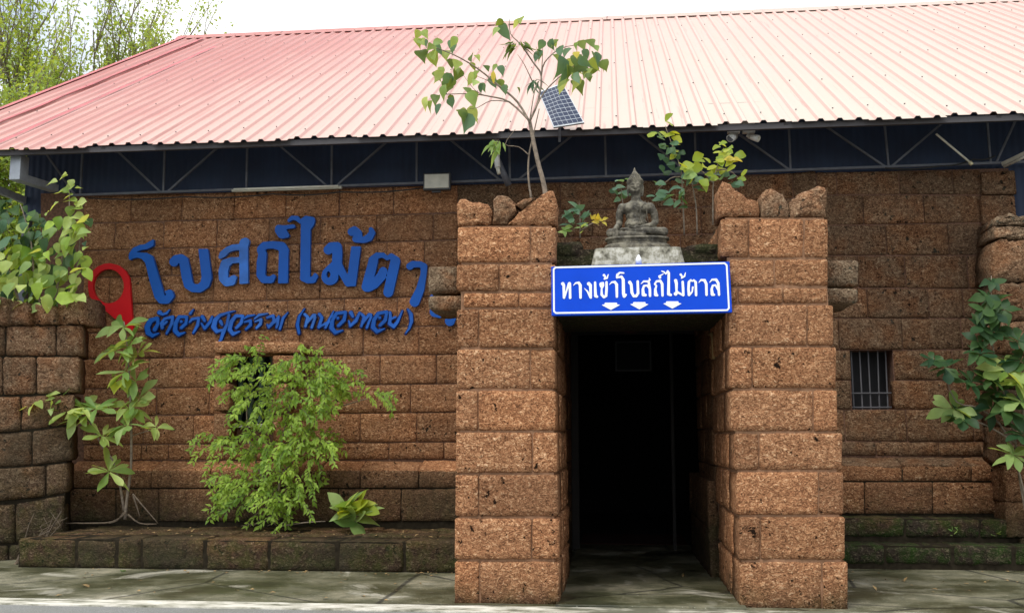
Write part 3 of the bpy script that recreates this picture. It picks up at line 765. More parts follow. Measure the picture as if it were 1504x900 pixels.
def polydist(pts, gx, gy):
    d = np.full(gx.shape, 1e9); ins = np.zeros(gx.shape, bool); n = len(pts)
    for i in range(n):
        (x0, y0), (x1, y1) = pts[i], pts[(i+1) % n]; dx, dy = x1-x0, y1-y0; L = dx*dx+dy*dy+1e-9
        t = np.clip(((gx-x0)*dx+(gy-y0)*dy)/L, 0, 1); d = np.minimum(d, np.hypot(gx-x0-t*dx, gy-y0-t*dy))
        with np.errstate(divide='ignore', invalid='ignore'):
            ins ^= ((y0 > gy) != (y1 > gy)) & (gx < (x1-x0)*(gy-y0)/(y1-y0+1e-12) + x0)
    return np.where(ins, -d, d)
def solid(name, shapes, sub, cell, tr, thick, mat, parent, grow=0, outdir=Vector((0, -1, 0))):
    """tr: maps stroke coordinates to the wall; thick: metres towards the viewer"""
    pts = [p for s_ in shapes for p in s_[1]]
    rmax = max([p[2] if len(p) > 2 else 0 for p in pts]) + grow + 2 * cell
    x0, x1 = min(p[0] for p in pts) - rmax, max(p[0] for p in pts) + rmax; y0, y1 = min(p[1] for p in pts) - rmax, max(p[1] for p in pts) + rmax
    nx, ny = int((x1-x0)/cell) + 2, int((y1-y0)/cell) + 2
    gx, gy = np.meshgrid(x0 + np.arange(nx) * cell, y0 + np.arange(ny) * cell)
    phi = field(shapes, sub, gx, gy) - grow
    phi[np.abs(phi) < 1e-4] = 1e-4
    bm = bmesh.new(); cache = {}
    def vert(key, x, y):
        if key not in cache: cache[key] = bm.verts.new(tr(x, y) + outdir * thick)
        return cache[key]
    js, is_ = np.where(np.minimum(np.minimum(phi[:-1,:-1], phi[1:,:-1]), np.minimum(phi[:-1,1:], phi[1:,1:])) < 0)
    for j, i in zip(js.tolist(), is_.tolist()):
        cor = [(i, j), (i, j+1), (i+1, j+1), (i+1, j)]; vs = []
        for k in range(4):
            a, b = cor[k], cor[(k+1) % 4]; pa, pb = phi[a[1], a[0]], phi[b[1], b[0]]
            if pa < 0: vs.append(vert(a, gx[a[1], a[0]], gy[a[1], a[0]]))
            if (pa < 0) != (pb < 0):
                t = pa / (pa - pb); key = (min(a, b), max(a, b))
                vs.append(vert(key, gx[a[1],a[0]] + t * (gx[b[1],b[0]] - gx[a[1],a[0]]), gy[a[1],a[0]] + t * (gy[b[1],b[0]] - gy[a[1],a[0]])))
        if len(vs) >= 3:
            try: bm.faces.new(vs)
            except ValueError: pass
    bmesh.ops.dissolve_limit(bm, angle_limit=R(1.5), verts=bm.verts[:], edges=bm.edges[:])
    bmesh.ops.triangulate(bm, faces=bm.faces[:])
    bd = [e for e in bm.edges if e.is_boundary]
    r = bmesh.ops.extrude_edge_only(bm, edges=bd)
    for v in [g_ for g_ in r['geom'] if isinstance(g_, bmesh.types.BMVert)]: v.co -= outdir * thick
    bmesh.ops.recalc_face_normals(bm, faces=bm.faces[:])
    me = bpy.data.meshes.new(name); bm.to_mesh(me); bm.free()
    return link(name, me, parent, mat)
def zoomtr(ox, oy, sc, Y): return lambda x, y: at(ox + x / sc, oy + y / sc, Y)
C_ = lambda *p: ('c', list(p)); P_ = lambda *p: ('p', list(p))
YL = YW - .035
A_ = zoomtr(120, 330, 5.625, YL); B_ = zoomtr(300, 310, 5.625, YL); Z_ = zoomtr(460, 310, 5.0, YL)
big = empty('wall_lettering', at(420, 400, YW), 'large glossy blue Thai letters fixed in an arc on the left wall', 'lettering')
letters = [
 (A_, [C_((603,135,8),(585,165,24),(545,188,22),(500,196,24),(455,218,26),(428,252,24),(416,285,12)), C_((420,270,18),(470,255,22),(520,262,26),(560,290,36)),
       C_((545,262,26),(568,285,36),(615,460,41),(655,590,42),(672,622,34),(715,625,32),(745,590,30),(740,565,26),(712,560,12))], [P_((462,232),(500,216),(560,206),(572,210),(520,222),(490,232))], 'blue'),
 (A_, [C_((775,312,38),(790,290,34),(835,280,32),(855,300,38),(878,430,41),(895,500,38),(930,527,34),(985,530,34),(1030,495,38),(1044,440,42)), P_((976,206),(1055,204),(1086,440),(1004,445))], [], 'blue'),
 (B_, [C_((145,385,16),(165,360,28),(205,325,24),(250,308,26),(320,300,24),(338,265,34),(352,258,32),(355,280,22)), P_((300,270),(370,270),(374,602),(303,606)),
       C_((310,408,22),(235,412,26),(185,440,38),(168,500,38),(170,560,38),(195,592,34),(235,585,34),(258,555,22),(240,552,14))], [], 'blue_light'),
 (B_, [C_((480,322,34),(505,290,30),(580,284,30),(650,298,38),(668,330,40)), P_((628,310),(706,310),(700,600),(620,602)), C_((478,330,32),(492,360,34),(482,430,38),(478,530,36),(500,570,30),(560,572,28),(582,545,18))], [P_((528,372),(560,330),(556,420),(536,400))], 'blue'),
 (B_, [C_((655,190,44),(632,165,38),(625,150,30),(680,140,16),(745,132,16)), C_((655,190,44),(690,205,22))], [], 'blue'),
 (B_, [P_((808,90),(888,90),(882,560),(802,560)), C_((708,85,12),(735,62,16),(775,66,20),(800,95,14),(850,72,26),(900,78,24),(898,110,20),(870,160,14)), C_((838,555,38),(860,578,24),(905,572,28),(928,545,20),(925,530,14))], [], 'blue'),
 (Z_, [C_((118,290,34),(140,268,34),(180,268,36),(185,310,36),(180,400,36)), C_((128,470,56),(150,440,50),(180,400,40)), C_((130,485,62)), C_((190,400,30),(262,535,24)), P_((287,264),(358,264),(318,556),(250,556))], [('e',120,470,14,24)], 'blue'),
 (Z_, [C_((290,158,30),(310,145,28),(340,165,24),(338,195,30),(320,210,26)), C_((320,210,26),(380,218,22),(415,200,28),(440,165,22),(430,140,16))], [], 'blue'),
 (Z_, [C_((448,370,34),(425,460,36),(398,560,36)), C_((445,365,32),(475,330,22),(520,328,18),(548,352,14),(580,335,20),(615,365,28)), C_((608,375,36),(585,480,36),(557,600,36)), C_((520,445,30),(505,485,34),(455,540,34),(410,565,32))], [], 'blue'),
 (Z_, [C_((715,410,26),(735,395,24),(790,395,22),(818,410,24),(815,470,22),(790,580,30),(750,670,36))], [], 'blue'),
 (Z_, [C_((885,640,26),(940,596,30),(1010,592,32),(1055,640,38),(1040,720,38),(1008,810,36)), C_((900,690,36),(895,745,34),(930,762,26)), C_((900,690,30),(960,690,22),(1040,740,20))], [], 'blue')]
for tr, sh, sub, mt in letters: solid('letter', sh, sub, 8, tr, .055, M[mt], big)
# location pin
pin = solid('location_pin', [P_((65,510),(72,440),(100,392),(145,350),(200,328),(250,322),(320,340),(375,385),(405,440),(412,500),(425,700),(440,870),(434,900),(425,895),(300,790),(200,705),(120,645),(78,590))], [('e',235,512,127,140)], 9, A_, .05, M['red'], None)
tag(pin, 'glossy red location pin outline fixed left of the blue letters', 'pin sign')
# small line: letters on darker backing plates
D_ = zoomtr(200, 445, 6.267, YL); E_ = zoomtr(420, 440, 5.785, YL)
small = empty('wall_lettering', at(410, 475, YW), 'small slanted dark blue Thai letters in one line under the large ones', 'lettering')
sl_ = [
 (D_, [C_((200,140,14),(140,165,22),(112,220,24),(120,275,22),(160,302,16),(215,280,6)), C_((205,140,14),(212,190,14),(180,245,18))]),
 (D_, [C_((225,88,20),(250,108,10),(290,95,10),(316,64,4))]),
 (D_, [C_((250,228,14),(240,190,12),(275,145,12),(345,128,12),(338,190,14),(290,280,9)), C_((262,200,10),(290,175,10))]),
 (D_, [C_((470,128,12),(405,128,14),(372,190,18),(368,255,20),(400,292,16),(455,272,6)), C_((475,130,12),(468,190,13),(425,228,14)), C_((424,172,13))]),
 (D_, [C_((508,98,12),(536,60,4))]),
 (D_, [C_((500,178,8),(525,148,12),(585,140,12),(575,205,14),(535,275,8))]),
 (D_, [C_((618,128,16),(640,165,12)), C_((708,128,9),(690,175,14),(640,235,12),(608,185,6))]),
 (D_, [C_((918,74,3),(860,88,8),(780,115,14),(735,160,20),(722,220,22),(750,262,16),(800,250,10)), C_((862,112,12),(845,200,12),(812,265,16),(790,335,12),(752,388,4)), C_((785,170,14),(800,200,10))]),
 (D_, [C_((985,120,12),(925,120,14),(884,175,18),(868,245,18),(900,286,16),(960,262,6)), C_((990,122,12),(975,185,14),(930,230,12))]),
 (D_, [C_((995,150,6),(1035,122,11),(1098,112,6)), C_((1000,178,6),(1060,162,12),(1060,205,13),(1020,240,10))]),
 (D_, [C_((1098,146,6),(1140,112,12),(1218,98,5)), C_((1102,172,6),(1158,152,12),(1152,195,13),(1115,230,10))]),
 (D_, [C_((1215,135,10),(1268,118,12),(1278,170,14),(1228,222,12),(1215,200,8)), C_((1282,180,10),(1320,125,10),(1308,200,12),(1300,225,10)), C_((1405,88,4),(1360,140,12),(1330,240,10))]),
 (E_, [C_((165,78,4),(118,145,10),(104,215,13),(118,285,10))]),
 (E_, [C_((165,125,10),(192,150,12),(172,228,10)), C_((180,205,8),(240,135,12),(255,130,8)), C_((255,150,10),(225,238,10))]),
 (E_, [C_((290,125,12),(312,155,12),(285,235,12)), C_((285,235,8),(350,200,10)), C_((412,98,4),(380,165,12),(342,238,10))]),
 (E_, [C_((512,108,12),(435,118,14),(398,175,16),(392,240,18),(425,280,15),(488,262,5)), C_((512,112,11),(500,175,14),(452,222,12)), C_((447,158,12))]),
 (E_, [C_((558,112,16),(575,145,10)), C_((632,112,9),(600,180,14),(552,225,10),(540,180,5))]),
 (E_, [C_((645,122,10),(670,148,12),(645,228,9)), C_((655,205,8),(712,128,12),(730,128,8)), C_((730,145,10),(692,240,9))]),
 (E_, [C_((862,105,12),(790,118,14),(752,175,16),(745,235,18),(778,272,15),(842,248,5)), C_((862,108,11),(850,175,14),(805,220,12)), C_((802,155,12))]),
 (E_, [C_((888,112,12),(892,150,12),(885,205,14),(920,230,14),(952,190,12),(995,95,6)), C_((900,165,8),(935,150,8))]),
 (E_, [C_((1040,82,7),(1066,125,15),(1072,185,13),(1052,245,9),(1020,290,3))])]
for k, (tr, sh) in enumerate(sl_):
    tb = (lambda t_: (lambda x, y: t_(x - 3, y + 4)))(tr)
    bp = solid('letter', sh, [], 7, tb, .022, M['blue_back'], small, grow=7)
    lf = solid('letter_face', sh, [], 6, tr, .036, M['blue_light'] if k in (10, 13) else M['blue_mid'] if k % 3 else M['blue'], bp)

# ------------------------------------------------------------------ the sign over the door
YS = D - .10
sg = empty('door_sign', at(941, 424, YS), 'bright blue rectangular sign with white Thai text above the doorway', 'sign')
cor = [(810,463.5),(1075.5,458.5),(1071.5,384),(809.5,391.5)]
Pn = [at(x, y, YS) for x, y in cor]; Bk = [v + Vector((0, .075, 0)) for v in Pn]
MB().hexa(Pn, Bk).build('sign_panel', M['sign_blue'], sg, bevel=.006)
F_ = zoomtr(805, 390, 10.743, YS - .001); G_ = zoomtr(930, 385, 10.027, YS - .001)
PX_ = zoomtr(0, 0, 1, YS - .001)
solid('border', [C_((813.2,395.5,1.25),(816,392.9,1.25),(1064,386.6,1.25),(1067.3,389.5,1.25),(1070.6,452.5,1.25),(1068,455.4,1.25),(816.5,459.6,1.25),(813.7,457,1.25),(813.2,395.5,1.25))], [], .9, PX_, .003, M['white'], sg)
txt = [
 (F_, [C_((232,288,27),(248,310,22),(252,505,20)), C_((268,480,12),(325,285,15)), C_((338,285,25),(346,400,20),(348,508,20))]),
 (F_, [C_((402,312,5),(435,275,12),(485,272,20),(508,310,24),(512,505,20))]),
 (F_, [C_((642,288,28),(668,310,24),(674,505,18)), C_((572,358,4),(620,405,13),(668,500,18))]),
 (F_, [C_((742,268,18),(745,400,21),(750,480,24),(772,490,20))]),
 (F_, [C_((832,295,24),(838,330,20)), C_((832,285,20),(868,272,14),(874,310,14),(845,365,14),(846,460,20),(880,498,19),(915,478,20),(922,380,21),(922,262,18))]),
 (F_, [C_((882,152,20),(905,178,12),(888,212,12),(930,198,14),(950,142,7))]),
 (F_, [C_((970,300,5),(1005,262,12),(1055,260,20),(1082,300,23),(1086,490,19))]),
 (F_, [C_((1192,118,12),(1130,112,14),(1092,148,20),(1086,190,16)), C_((1090,188,14),(1160,175,18),(1186,225,24),(1190,440,25),(1202,482,26),(1226,462,18))]),
 (F_, [C_((1288,265,27),(1312,300,22),(1322,425,23),(1350,482,20),(1392,480,21),(1420,435,21),(1414,250,19))]),
 (G_, [C_((116,318,5),(155,282,13),(215,285,15),(248,262,10),(236,238,7)), C_((230,300,18),(245,400,19),(248,495,18)), C_((240,400,8),(205,342,14),(158,350,15),(142,400,19),(150,478,26),(180,485,20))]),
 (G_, [C_((318,320,13),(345,282,15),(400,276,18),(426,320,20),(432,490,18)), C_((318,322,14),(342,350,12),(325,400,18),(332,478,26),(352,488,18))]),
 (G_, [C_((394,226,19),(380,208,12),(425,184,8),(445,170,5))]),
 (G_, [C_((418,132,7),(455,145,11),(480,175,9),(508,132,14),(524,160,18),(520,470,22),(552,482,19))]),
 (G_, [C_((625,272,24),(636,310,22),(638,430,16)), C_((625,465,28),(650,440,16),(738,490,14)), C_((728,290,18),(735,390,19),(738,485,18))]),
 (G_, [C_((700,184,18),(722,212,11),(712,235,10),(755,208,13),(770,155,6))]),
 (G_, [C_((820,300,19),(814,400,19),(822,480,20),(868,440,10),(878,370,14)), C_((822,290,18),(848,264,13),(870,282,8),(892,264,13),(920,295,19),(926,485,18))]),
 (G_, [C_((966,300,5),(1000,262,13),(1052,268,20),(1076,320,20),(1080,480,18))]),
 (G_, [C_((1124,300,5),(1160,258,13),(1222,258,19),(1252,310,20),(1264,480,17)), C_((1250,420,8),(1212,338,13),(1170,345,14),(1155,400,18),(1165,472,25),(1190,480,16))])]
for tr, sh in txt: solid('letter', sh, [], 5, tr, .003, M['white'], sg)
for cx in (897.2, 939.0, 987.5):
    w = lambda dx, dy: (cx + dx, 448.7 - (cx - 940) * .022 + dy)
    solid('arrow', [P_(w(-9,-5.2), w(9,-5.2), w(9.3,-2.6), w(14,-2.1), w(0,5.6), w(-14,-2.1), w(-9.3,-2.6))], [], .7, PX_, .003, M['white'], sg)
br = MB()
for cx in (850, 1030):
    p = at(cx, 400, YS + .07); br.box((p.x - .02, YS + .07, p.z - .3), (p.x + .02, D + .28, p.z + .02))
br.build('bracket', M['steel'], sg)

# ------------------------------------------------------------------ seated Buddha on its plinths
YBd = D + .44
U = m_px(YBd) * 100 / 5.294                     # one hundred zoom pixels
base = at(860 + 400 / 5.294, 230 + 650 / 5.294, YBd)
bud = empty('buddha_statue', base, 'grey weathered stone statue of a seated figure in meditation above the blue sign', 'statue')
def L(x, y, d=0): return Vector((base.x + (x - 400) / 100 * U, base.y + d * U, base.z + (650 - y) / 100 * U))
def ell(bm, c, r, seg=20, rot=None):
    m = Matrix.Translation(c) @ (rot or Matrix()) @ Matrix.Diagonal((r[0]*U, r[1]*U, r[2]*U, 1)); bmesh.ops.create_uvsphere(bm, u_segments=seg, v_segments=seg//2 + 2, radius=1, matrix=m)
def limb(bm, pts, rs, n=14):
    mb = MB().tube(pts, [r * U for r in rs], n); me = mb.mesh('t'); bm.from_mesh(me); bpy.data.meshes.remove(me)
    for p, r in zip(pts, rs): ell(bm, p, (r, r, r), n)
bm = bmesh.new()
ell(bm, L(395,525,.0), (.92,.70,.60)); ell(bm, L(395,455,.0), (.82,.56,.80)); ell(bm, L(396,400,-.05), (1.18,.62,.62)); ell(bm, L(398,380,.0), (1.22,.48,.36)); ell(bm, L(398,352,.02), (.62,.42,.28))
ell(bm, L(352,405,-.38), (.46,.26,.32)); ell(bm, L(442,405,-.38), (.46,.26,.32))
ell(bm, L(392,535,-.25), (.78,.55,.35))
limb(bm, [L(398,350,.02), L(396,290,-.02)], [.40,.36])
# arms: right arm (photo left) reaches over the knee, left arm rests in the lap
limb(bm, [L(288,388,.02), L(266,440,.05), L(264,505,.0), L(262,530,-.25)], [.36,.31,.27,.26])
limb(bm, [L(262,530,-.25), L(240,560,-.75), L(228,585,-.98)], [.25,.20,.17])
limb(bm, [L(508,388,.02), L(538,440,.05), L(545,505,.0), L(528,535,-.22)], [.36,.31,.28,.27])
limb(bm, [L(528,535,-.22), L(485,552,-.68), L(440,562,-.92)], [.25,.20,.16])
# legs folded one over the other
limb(bm, [L(330,600,.15), L(240,605,-.25), L(195,602,-.62)], [.52,.50,.36]); limb(bm, [L(470,600,.15), L(560,605,-.25), L(606,602,-.62)], [.52,.50,.36])
limb(bm, [L(200,615,-.7), L(330,628,-1.05), L(450,628,-1.05)], [.32,.28,.22]); limb(bm, [L(606,600,-.7), L(490,596,-1.0), L(370,590,-.98), L(320,580,-.86)], [.36,.27,.22,.18])
ell(bm, L(300,576,-.80), (.34,.16,.12))
# hands
ell(bm, L(226,592,-1.03), (.20,.14,.24))
for k, (dx, ln) in enumerate(((-.15,.42),(-.05,.52),(.05,.50),(.14,.40))):
    h0 = L(226 + dx*100, 605, -1.12); limb(bm, [h0, h0 + Vector((0, -.05*U, -ln*.5*U)), h0 + Vector((0, -.02*U, -ln*U))], [.058,.052,.042], 8)
limb(bm, [L(246,588,-1.05), L(258,606,-1.15), L(256,622,-1.17)], [.06,.055,.045], 8)
ell(bm, L(405,565,-1.0), (.34,.24,.10))
for k in range(4):
    limb(bm, [L(380,562 + k*2,-.88 - k*.10), L(350,560 + k*2,-.90 - k*.10), L(332 + k*3,556 + k*2,-.90 - k*.10)], [.055,.05,.04], 8)
limb(bm, [L(405,556,-1.15), L(385,548,-1.1)], [.055,.045], 8)
# head
ell(bm, L(393,222,.0), (.57,.62,.66), 28); ell(bm, L(393,262,-.10), (.42,.44,.44), 24); ell(bm, L(393,282,-.22), (.20,.22,.18))
limb(bm, [L(393,216,-.60), L(393,248,-.74)], [.055,.10], 10)                     # nose
for s_ in (-1, 1):
    ell(bm, L(393 + s_*22,230,-.53), (.16,.10,.06)); limb(bm, [L(393 + s_*7,214,-.63), L(393 + s_*22,206,-.60), L(393 + s_*40,216,-.47)], [.045,.05,.035], 8)
    ell(bm, L(393 + s_*22,255,-.40), (.17,.14,.17))
    limb(bm, [L(393 + s_*57,215,.0), L(393 + s_*60,255,.0), L(393 + s_*54,296,-.02)], [.11,.08,.09], 8)   # long ears
ell(bm, L(393,264,-.56), (.19,.09,.04)); ell(bm, L(393,273,-.54), (.14,.08,.045))
# hair cap and flame
ell(bm, L(393,188,.04), (.63,.66,.46), 28); ell(bm, L(393,154,.06), (.48,.48,.38)); ell(bm, L(391,124,.06), (.28,.28,.28))
limb(bm, [L(390,115,.06), L(389,88,.06), L(388,60,.06)], [.20,.11,.02], 12)
for k in range(5): ell(bm, L(390,112 - k*10,.06), (.20 - k*.034,.20 - k*.034,.05))
me = bpy.data.meshes.new('body'); bm.to_mesh(me); bm.free()
body = link('body', me, bud, M['statue'])
md = body.modifiers.new('remesh', 'REMESH'); md.mode = 'VOXEL'; md.voxel_size = .055 * U; md.use_smooth_shade = True
md = body.modifiers.new('smooth', 'SMOOTH'); md.factor = .5; md.iterations = 2
# hair curls, robe edge
hc = bmesh.new()
for k in range(190):
    t = (k + .5) / 190; ph = k * 2.39996; zz = 1 - t * 1.15; rr_ = math.sqrt(max(0, 1 - zz * zz))
    c = L(393,188,.04) + Vector((math.cos(ph) * rr_ * .63, math.sin(ph) * rr_ * .66, zz * .46)) * U
    if (c.y - base.y) / U < -.3 and (650 - (c.z - base.z) / U * 100) > 182: continue
    ell(hc, c, (.055,.055,.05), 6)
for k in range(90):
    ph = k * 2.39996; zz = .9 - 1.1 * k / 90; rr_ = math.sqrt(max(0, 1 - zz * zz)); ell(hc, L(393,148,.06) + Vector((math.cos(ph)*rr_*.42, math.sin(ph)*rr_*.42, zz*.36)) * U, (.05,.05,.045), 6)
me = bpy.data.meshes.new('hair'); hc.to_mesh(me); hc.free(); link('hair', me, bud, M['statue'])
rb = MB()
rb.tube([L(470,350,-.42), L(446,385,-.66), L(428,420,-.68), L(425,470,-.62), L(436,520,-.72), L(440,545,-.8)], .035 * U, 6)
rb.tube([L(492,355,-.36), L(482,390,-.55), L(478,430,-.52), L(480,480,-.5), L(490,530,-.6)], .03 * U, 6)
rb.tube([L(320,548,-.75), L(360,562,-.95), L(400,556,-.9)], .03 * U, 6)
rb.build('robe_edge', M['statue'], bud, smooth=True)
def oval(name, lst, mat, parent, n=40, sq=1.0):
    mb = MB()
    for (y, rx, ry) in lst:
        for k in range(n):
            a = 2 * math.pi * k / n; c, s2 = math.cos(a), math.sin(a)
            mb.v.append(tuple(L(400 + rx * 100 * math.copysign(abs(c) ** sq, c), y, ry * math.copysign(abs(s2) ** sq, s2) - .2)))
    m = len(lst)
    for i in range(m - 1):
        for k in range(n): mb.f.append((i*n+k, i*n+(k+1) % n, (i+1)*n+(k+1) % n, (i+1)*n+k))
    mb.f.append(tuple(range(n))); mb.f.append(tuple((m-1)*n + k for k in range(n)))
    return mb.build(name, mat, parent, smooth=False)
oval('lotus_base', [(640,2.45,1.25),(648,2.5,1.3),(656,2.5,1.3),(664,2.35,1.2),(690,2.3,1.18),(700,2.45,1.25),(708,2.42,1.22)], M['statue'], bud, sq=.8)
oval('stepped_base', [(706,2.5,1.4),(712,2.55,1.45),(735,2.6,1.5),(740,2.72,1.55),(748,2.72,1.55)], M['statue'], bud, sq=.5)
pls = oval('statue_plinth', [(745,3.3,1.9),(752,3.32,1.9),(800,3.42,2.0),(880,3.6,2.1)], M['plinth'], None, n=48, sq=.22)
tag(pls, 'pale weathered cement plinth under the seated statue', 'plinth')
tag(MB().tube([at(938,388,D - .02), at(938,380,D - .02), at(938,374,D - .02)], [.03,.028,.006], 10).build('white_knob', M['white'], smooth=True), 'small white cone standing on the top edge of the blue sign', 'knob')

# ------------------------------------------------------------------ steel roof with truss
roof = empty('steel_roof', (0, YE, 4), 'faded pinkish-red ribbed steel roof with eave truss over the temple', 'roof')
eL, eR = at(0, 219, YE), at(1504, 166, YE)
ez = lambda x: eL.z + (eR.z - eL.z) * (x - eL.x) / (eR.x - eL.x)
SL = math.tan(R(30.2))
pn = Vector((-(eR.z - eL.z) / (eR.x - eL.x), -SL, 1)).normalized()
rid1, rid2 = on_plane(350, 52, eL, pn), on_plane(1504, 0, eL, pn)
rend = on_plane(262, 62, eL, pn)
yr = lambda x: rid1.y + (rid2.y - rid1.y) * (x - rid1.x) / (rid2.x - rid1.x)
RS = .2255                                        # rib spacing
xstart = rend.x
xend = at(1504, 200, YE).x + 7.0
def rp(x, t, h=0):                                # point on the roof: t 0 = eave, 1 = ridge
    yy = YE + (yr(x) - YE) * t
    return Vector((x, yy, ez(x) + (yy - YE) * SL)) + pn * h
# line the ribs up with the one seen head-on
xrib = at(904, 186, YE).x
k0 = math.ceil((xstart - xrib) / RS); xstart = xrib + k0 * RS
prof = [(-.5, 0), (-.20, 0), (-.10, .029), (.10, .029), (.20, 0)]
per = 4; x = xstart; idx = 0; screws_t = [.035, .22, .42, .62, .82, .96]
segs_t = [0, .12, .25, .4, .55, .7, .85, 1.0]
while x < xend:
    mb = MB(); xs = []
    for k in range(per):
        for fx, h in prof: xs.append((x + (k + fx) * RS, h))
    xs.append((x + (per - .5) * RS + .004, 0))
    lift = .002 * (idx % 2)
    for (X, h) in xs:
        X = X + 0
        for t in segs_t:
            wob = .006 * noise.noise(Vector((X * .9, t * 4, idx * .0))) ; tt = t if t > 0 else -.004 * ((idx * 7) % 3)
            mb.v.append(tuple(rp(X, tt, h + wob + lift)))
    m = len(segs_t)
    for i in range(len(xs) - 1):
        for j in range(m - 1): mb.f.append((i*m+j, (i+1)*m+j, (i+1)*m+j+1, i*m+j+1))
    sh_me = mb.mesh('roof_sheet'); sh = link('roof_sheet', sh_me, roof, M['roof'])
    md = sh.modifiers.new('thickness', 'SOLIDIFY'); md.thickness = .003; md.offset = -1
    sc = MB()
    for k in range(per):
        for t in screws_t:
            if (k + screws_t.index(t)) % 2: continue
            c = rp(x + k * RS + .012, t + .01 * ((k * 3 + idx) % 3), .036)
            sc.tube([c, c + pn * .010], .010, 6)
    so_ = sc.build('screw', M['dark_plastic'], sh); so_['kind'] = 'stuff'
    x += per * RS; idx += 1
# ridge cap and left verge trim
x = xstart - .25; 
while x < xend:
    x2 = min(x + 2.4, xend); mb = MB()
    for X in (x, x2 + .03):
        for dt, h in ((-.035, .030), (-.01, .062), (.01, .066), (.035, .03)):
            mb.v.append(tuple(rp(X, 1 + dt * (1 if dt < 0 else 0), h + (0 if dt < .02 else -.03)) + Vector((0, max(0, dt) * 6, -max(0, dt) * 2))))
    mb.f = [(0,1,5,4),(1,2,6,5),(2,3,7,6)]
    o = mb.build('ridge_cap', M['roof'], roof); md = o.modifiers.new('t', 'SOLIDIFY'); md.thickness = .004
    x = x2
vb = MB()
for t in segs_t:
    vb.v.append(tuple(rp(xstart - .14, t, .045))); vb.v.append(tuple(rp(xstart - .02, t, .05))); vb.v.append(tuple(rp(xstart - .14, t, -.10)))
vb.f = [(3*i, 3*i+1, 3*i+4, 3*i+3) for i in range(len(segs_t)-1)] + [(3*i+2, 3*i, 3*i+3, 3*i+5) for i in range(len(segs_t)-1)]
vb.build('verge_trim', M['roof_old'], roof)
# long dark streaks of old red coat at the left, as overlapping flashing strips
for dx, w in ((.48, .085), (1.25, .10)):
    mb = MB()
    for t in np.linspace(0.0, .82 if dx > 1 else .95, 12):
        X = xstart + dx + .012 * math.sin(t * 31); ww = w * (.6 + .4 * abs(math.sin(t * 17 + dx)))
        mb.v.append(tuple(rp(X - ww/2, t, .0405))); mb.v.append(tuple(rp(X + ww/2, t, .0405)))
    mb.f = [(2*i, 2*i+1, 2*i+3, 2*i+2) for i in range(11)]
    mb.build('flashing_strip', M['roof_old'], roof)
# back slope so the roof is a real gable
bs = MB(); xa_, xb_ = xstart - .1, xend
for X in (xa_, xb_):
    r_ = rp(X, 1, -.01); bs.v.append(tuple(r_)); bs.v.append((X, 2 * r_.y - YE, ez(X)))
bs.f = [(0, 2, 3, 1)]; bs.build('back_slope', M['roof'], roof)
# eave purlin
def eavepx(px, dy, Y): return at(px, 219 + (166 - 219) * px / 1504 + dy, Y)
mb = MB(); a_, b_ = Vector((xstart, YE + .05, ez(xstart) - .045)), Vector((xend, YE + .05, ez(xend) - .045)); mb.beam(a_, b_, .05, .07); mb.build('eave_purlin', M['fascia'], roof)
# truss close to the wall face
YT = YW - .10
ch = lambda px: at(px, 291.5 - (291.5 - 239) * (px + 0) / 1504 - 1, YT)
ztp = lambda p: ez(p.x) + (YT - YE) * SL - .06
ch0, ch1 = ch(100), ch(1520)
tr_ = empty_part = MB().beam(ch0, ch1, .03, .03).build('eave_truss', M['steel'], roof); tr_['label'] = 'grey steel truss of thin struts below the eave'
def strut(pa, pb, w=.026):
    MB().beam(pa, pb, w, w).build('strut', M['steel'], tr_)
def up_to(px, py, sx, sy):        # the visible top of a strut carried on up to the roof
    return at(sx, sy, YT)
for xb_, xt_ in ((240,244),(362,364),(487,488),(612,612),(749,747),(890,888),(1022,1020),(1161,1158),(1305,1298),(1455,1449),(118,124)):
    p = ch(xb_); q = at(xt_, 170, YT); t = (ztp(p) - p.z) / (q.z - p.z); strut(p, p.lerp(q, t))
for (xb_, xt_, yt_) in ((236,170,220),(246,322,215),(481,408,212),(494,572,205),(735,657,202),(762,843,197),(1012,933,192),(1300,1207,182),(1309,1391,175),(1463,1494,172),(110,67,225),(1160,1070,187)):
    p = ch(xb_); q = at(xt_, yt_, YT); t = (ztp(p) - p.z) / (q.z - p.z); strut(p, p.lerp(q, min(t, 1.6)))
MB().beam((ch0.x, YT, ztp(ch0) + .02), (ch1.x, YT, ztp(ch1) + .02), .05, .05).build('top_chord', M['steel'], tr_)
# rafters under the sheets
rf = MB()
X = xstart + .3
while X < xend:
    rf.beam(rp(X, .0, -.05), rp(X, .98, -.05), .05, .05, up=pn); X += 1.25
rf.build('rafter', M['fascia'], roof)
# navy sheet for the shade net and dark interior behind the truss
cd = MB(); xa_, xb_ = at(35, 250, YW).x, xend
for X in (xa_, xb_):
    cd.v.append((X, YW + .06, zr - .30)); cd.v.append((X, YW + .06, ez(X) + (YW - YE) * SL - .02))
cd.v += [(x_, y_ + .03, z_) for x_, y_, z_ in cd.v[:4]]
cd.f = [(0,2,3,1),(4,5,7,6),(0,1,5,4),(2,6,7,3),(1,3,7,5),(0,4,6,2)]
cd.build('dark_shade_sheet', M['navy'], roof)
mb = MB(); mb.box((xa_ - .02, YE + .35, zt - .08), (xa_ + .03, YW + 7, zt + .02)); mb.build('side_beam', M['steel_light'], roof)
MB().box((xR + .01, YW + .05, 0), (xR + 3, YW + .1, zr - .29)).build('dark_shade_sheet', M['navy'], roof)  # navy sheet filling the dark gap past the wall end
post = MB()
for X in (xR + 1.9, xa_ - .1): post.box((X, YW + .2, 0), (X + .1, YW + .3, zr))
post.build('roof_post', M['steel'], roof)

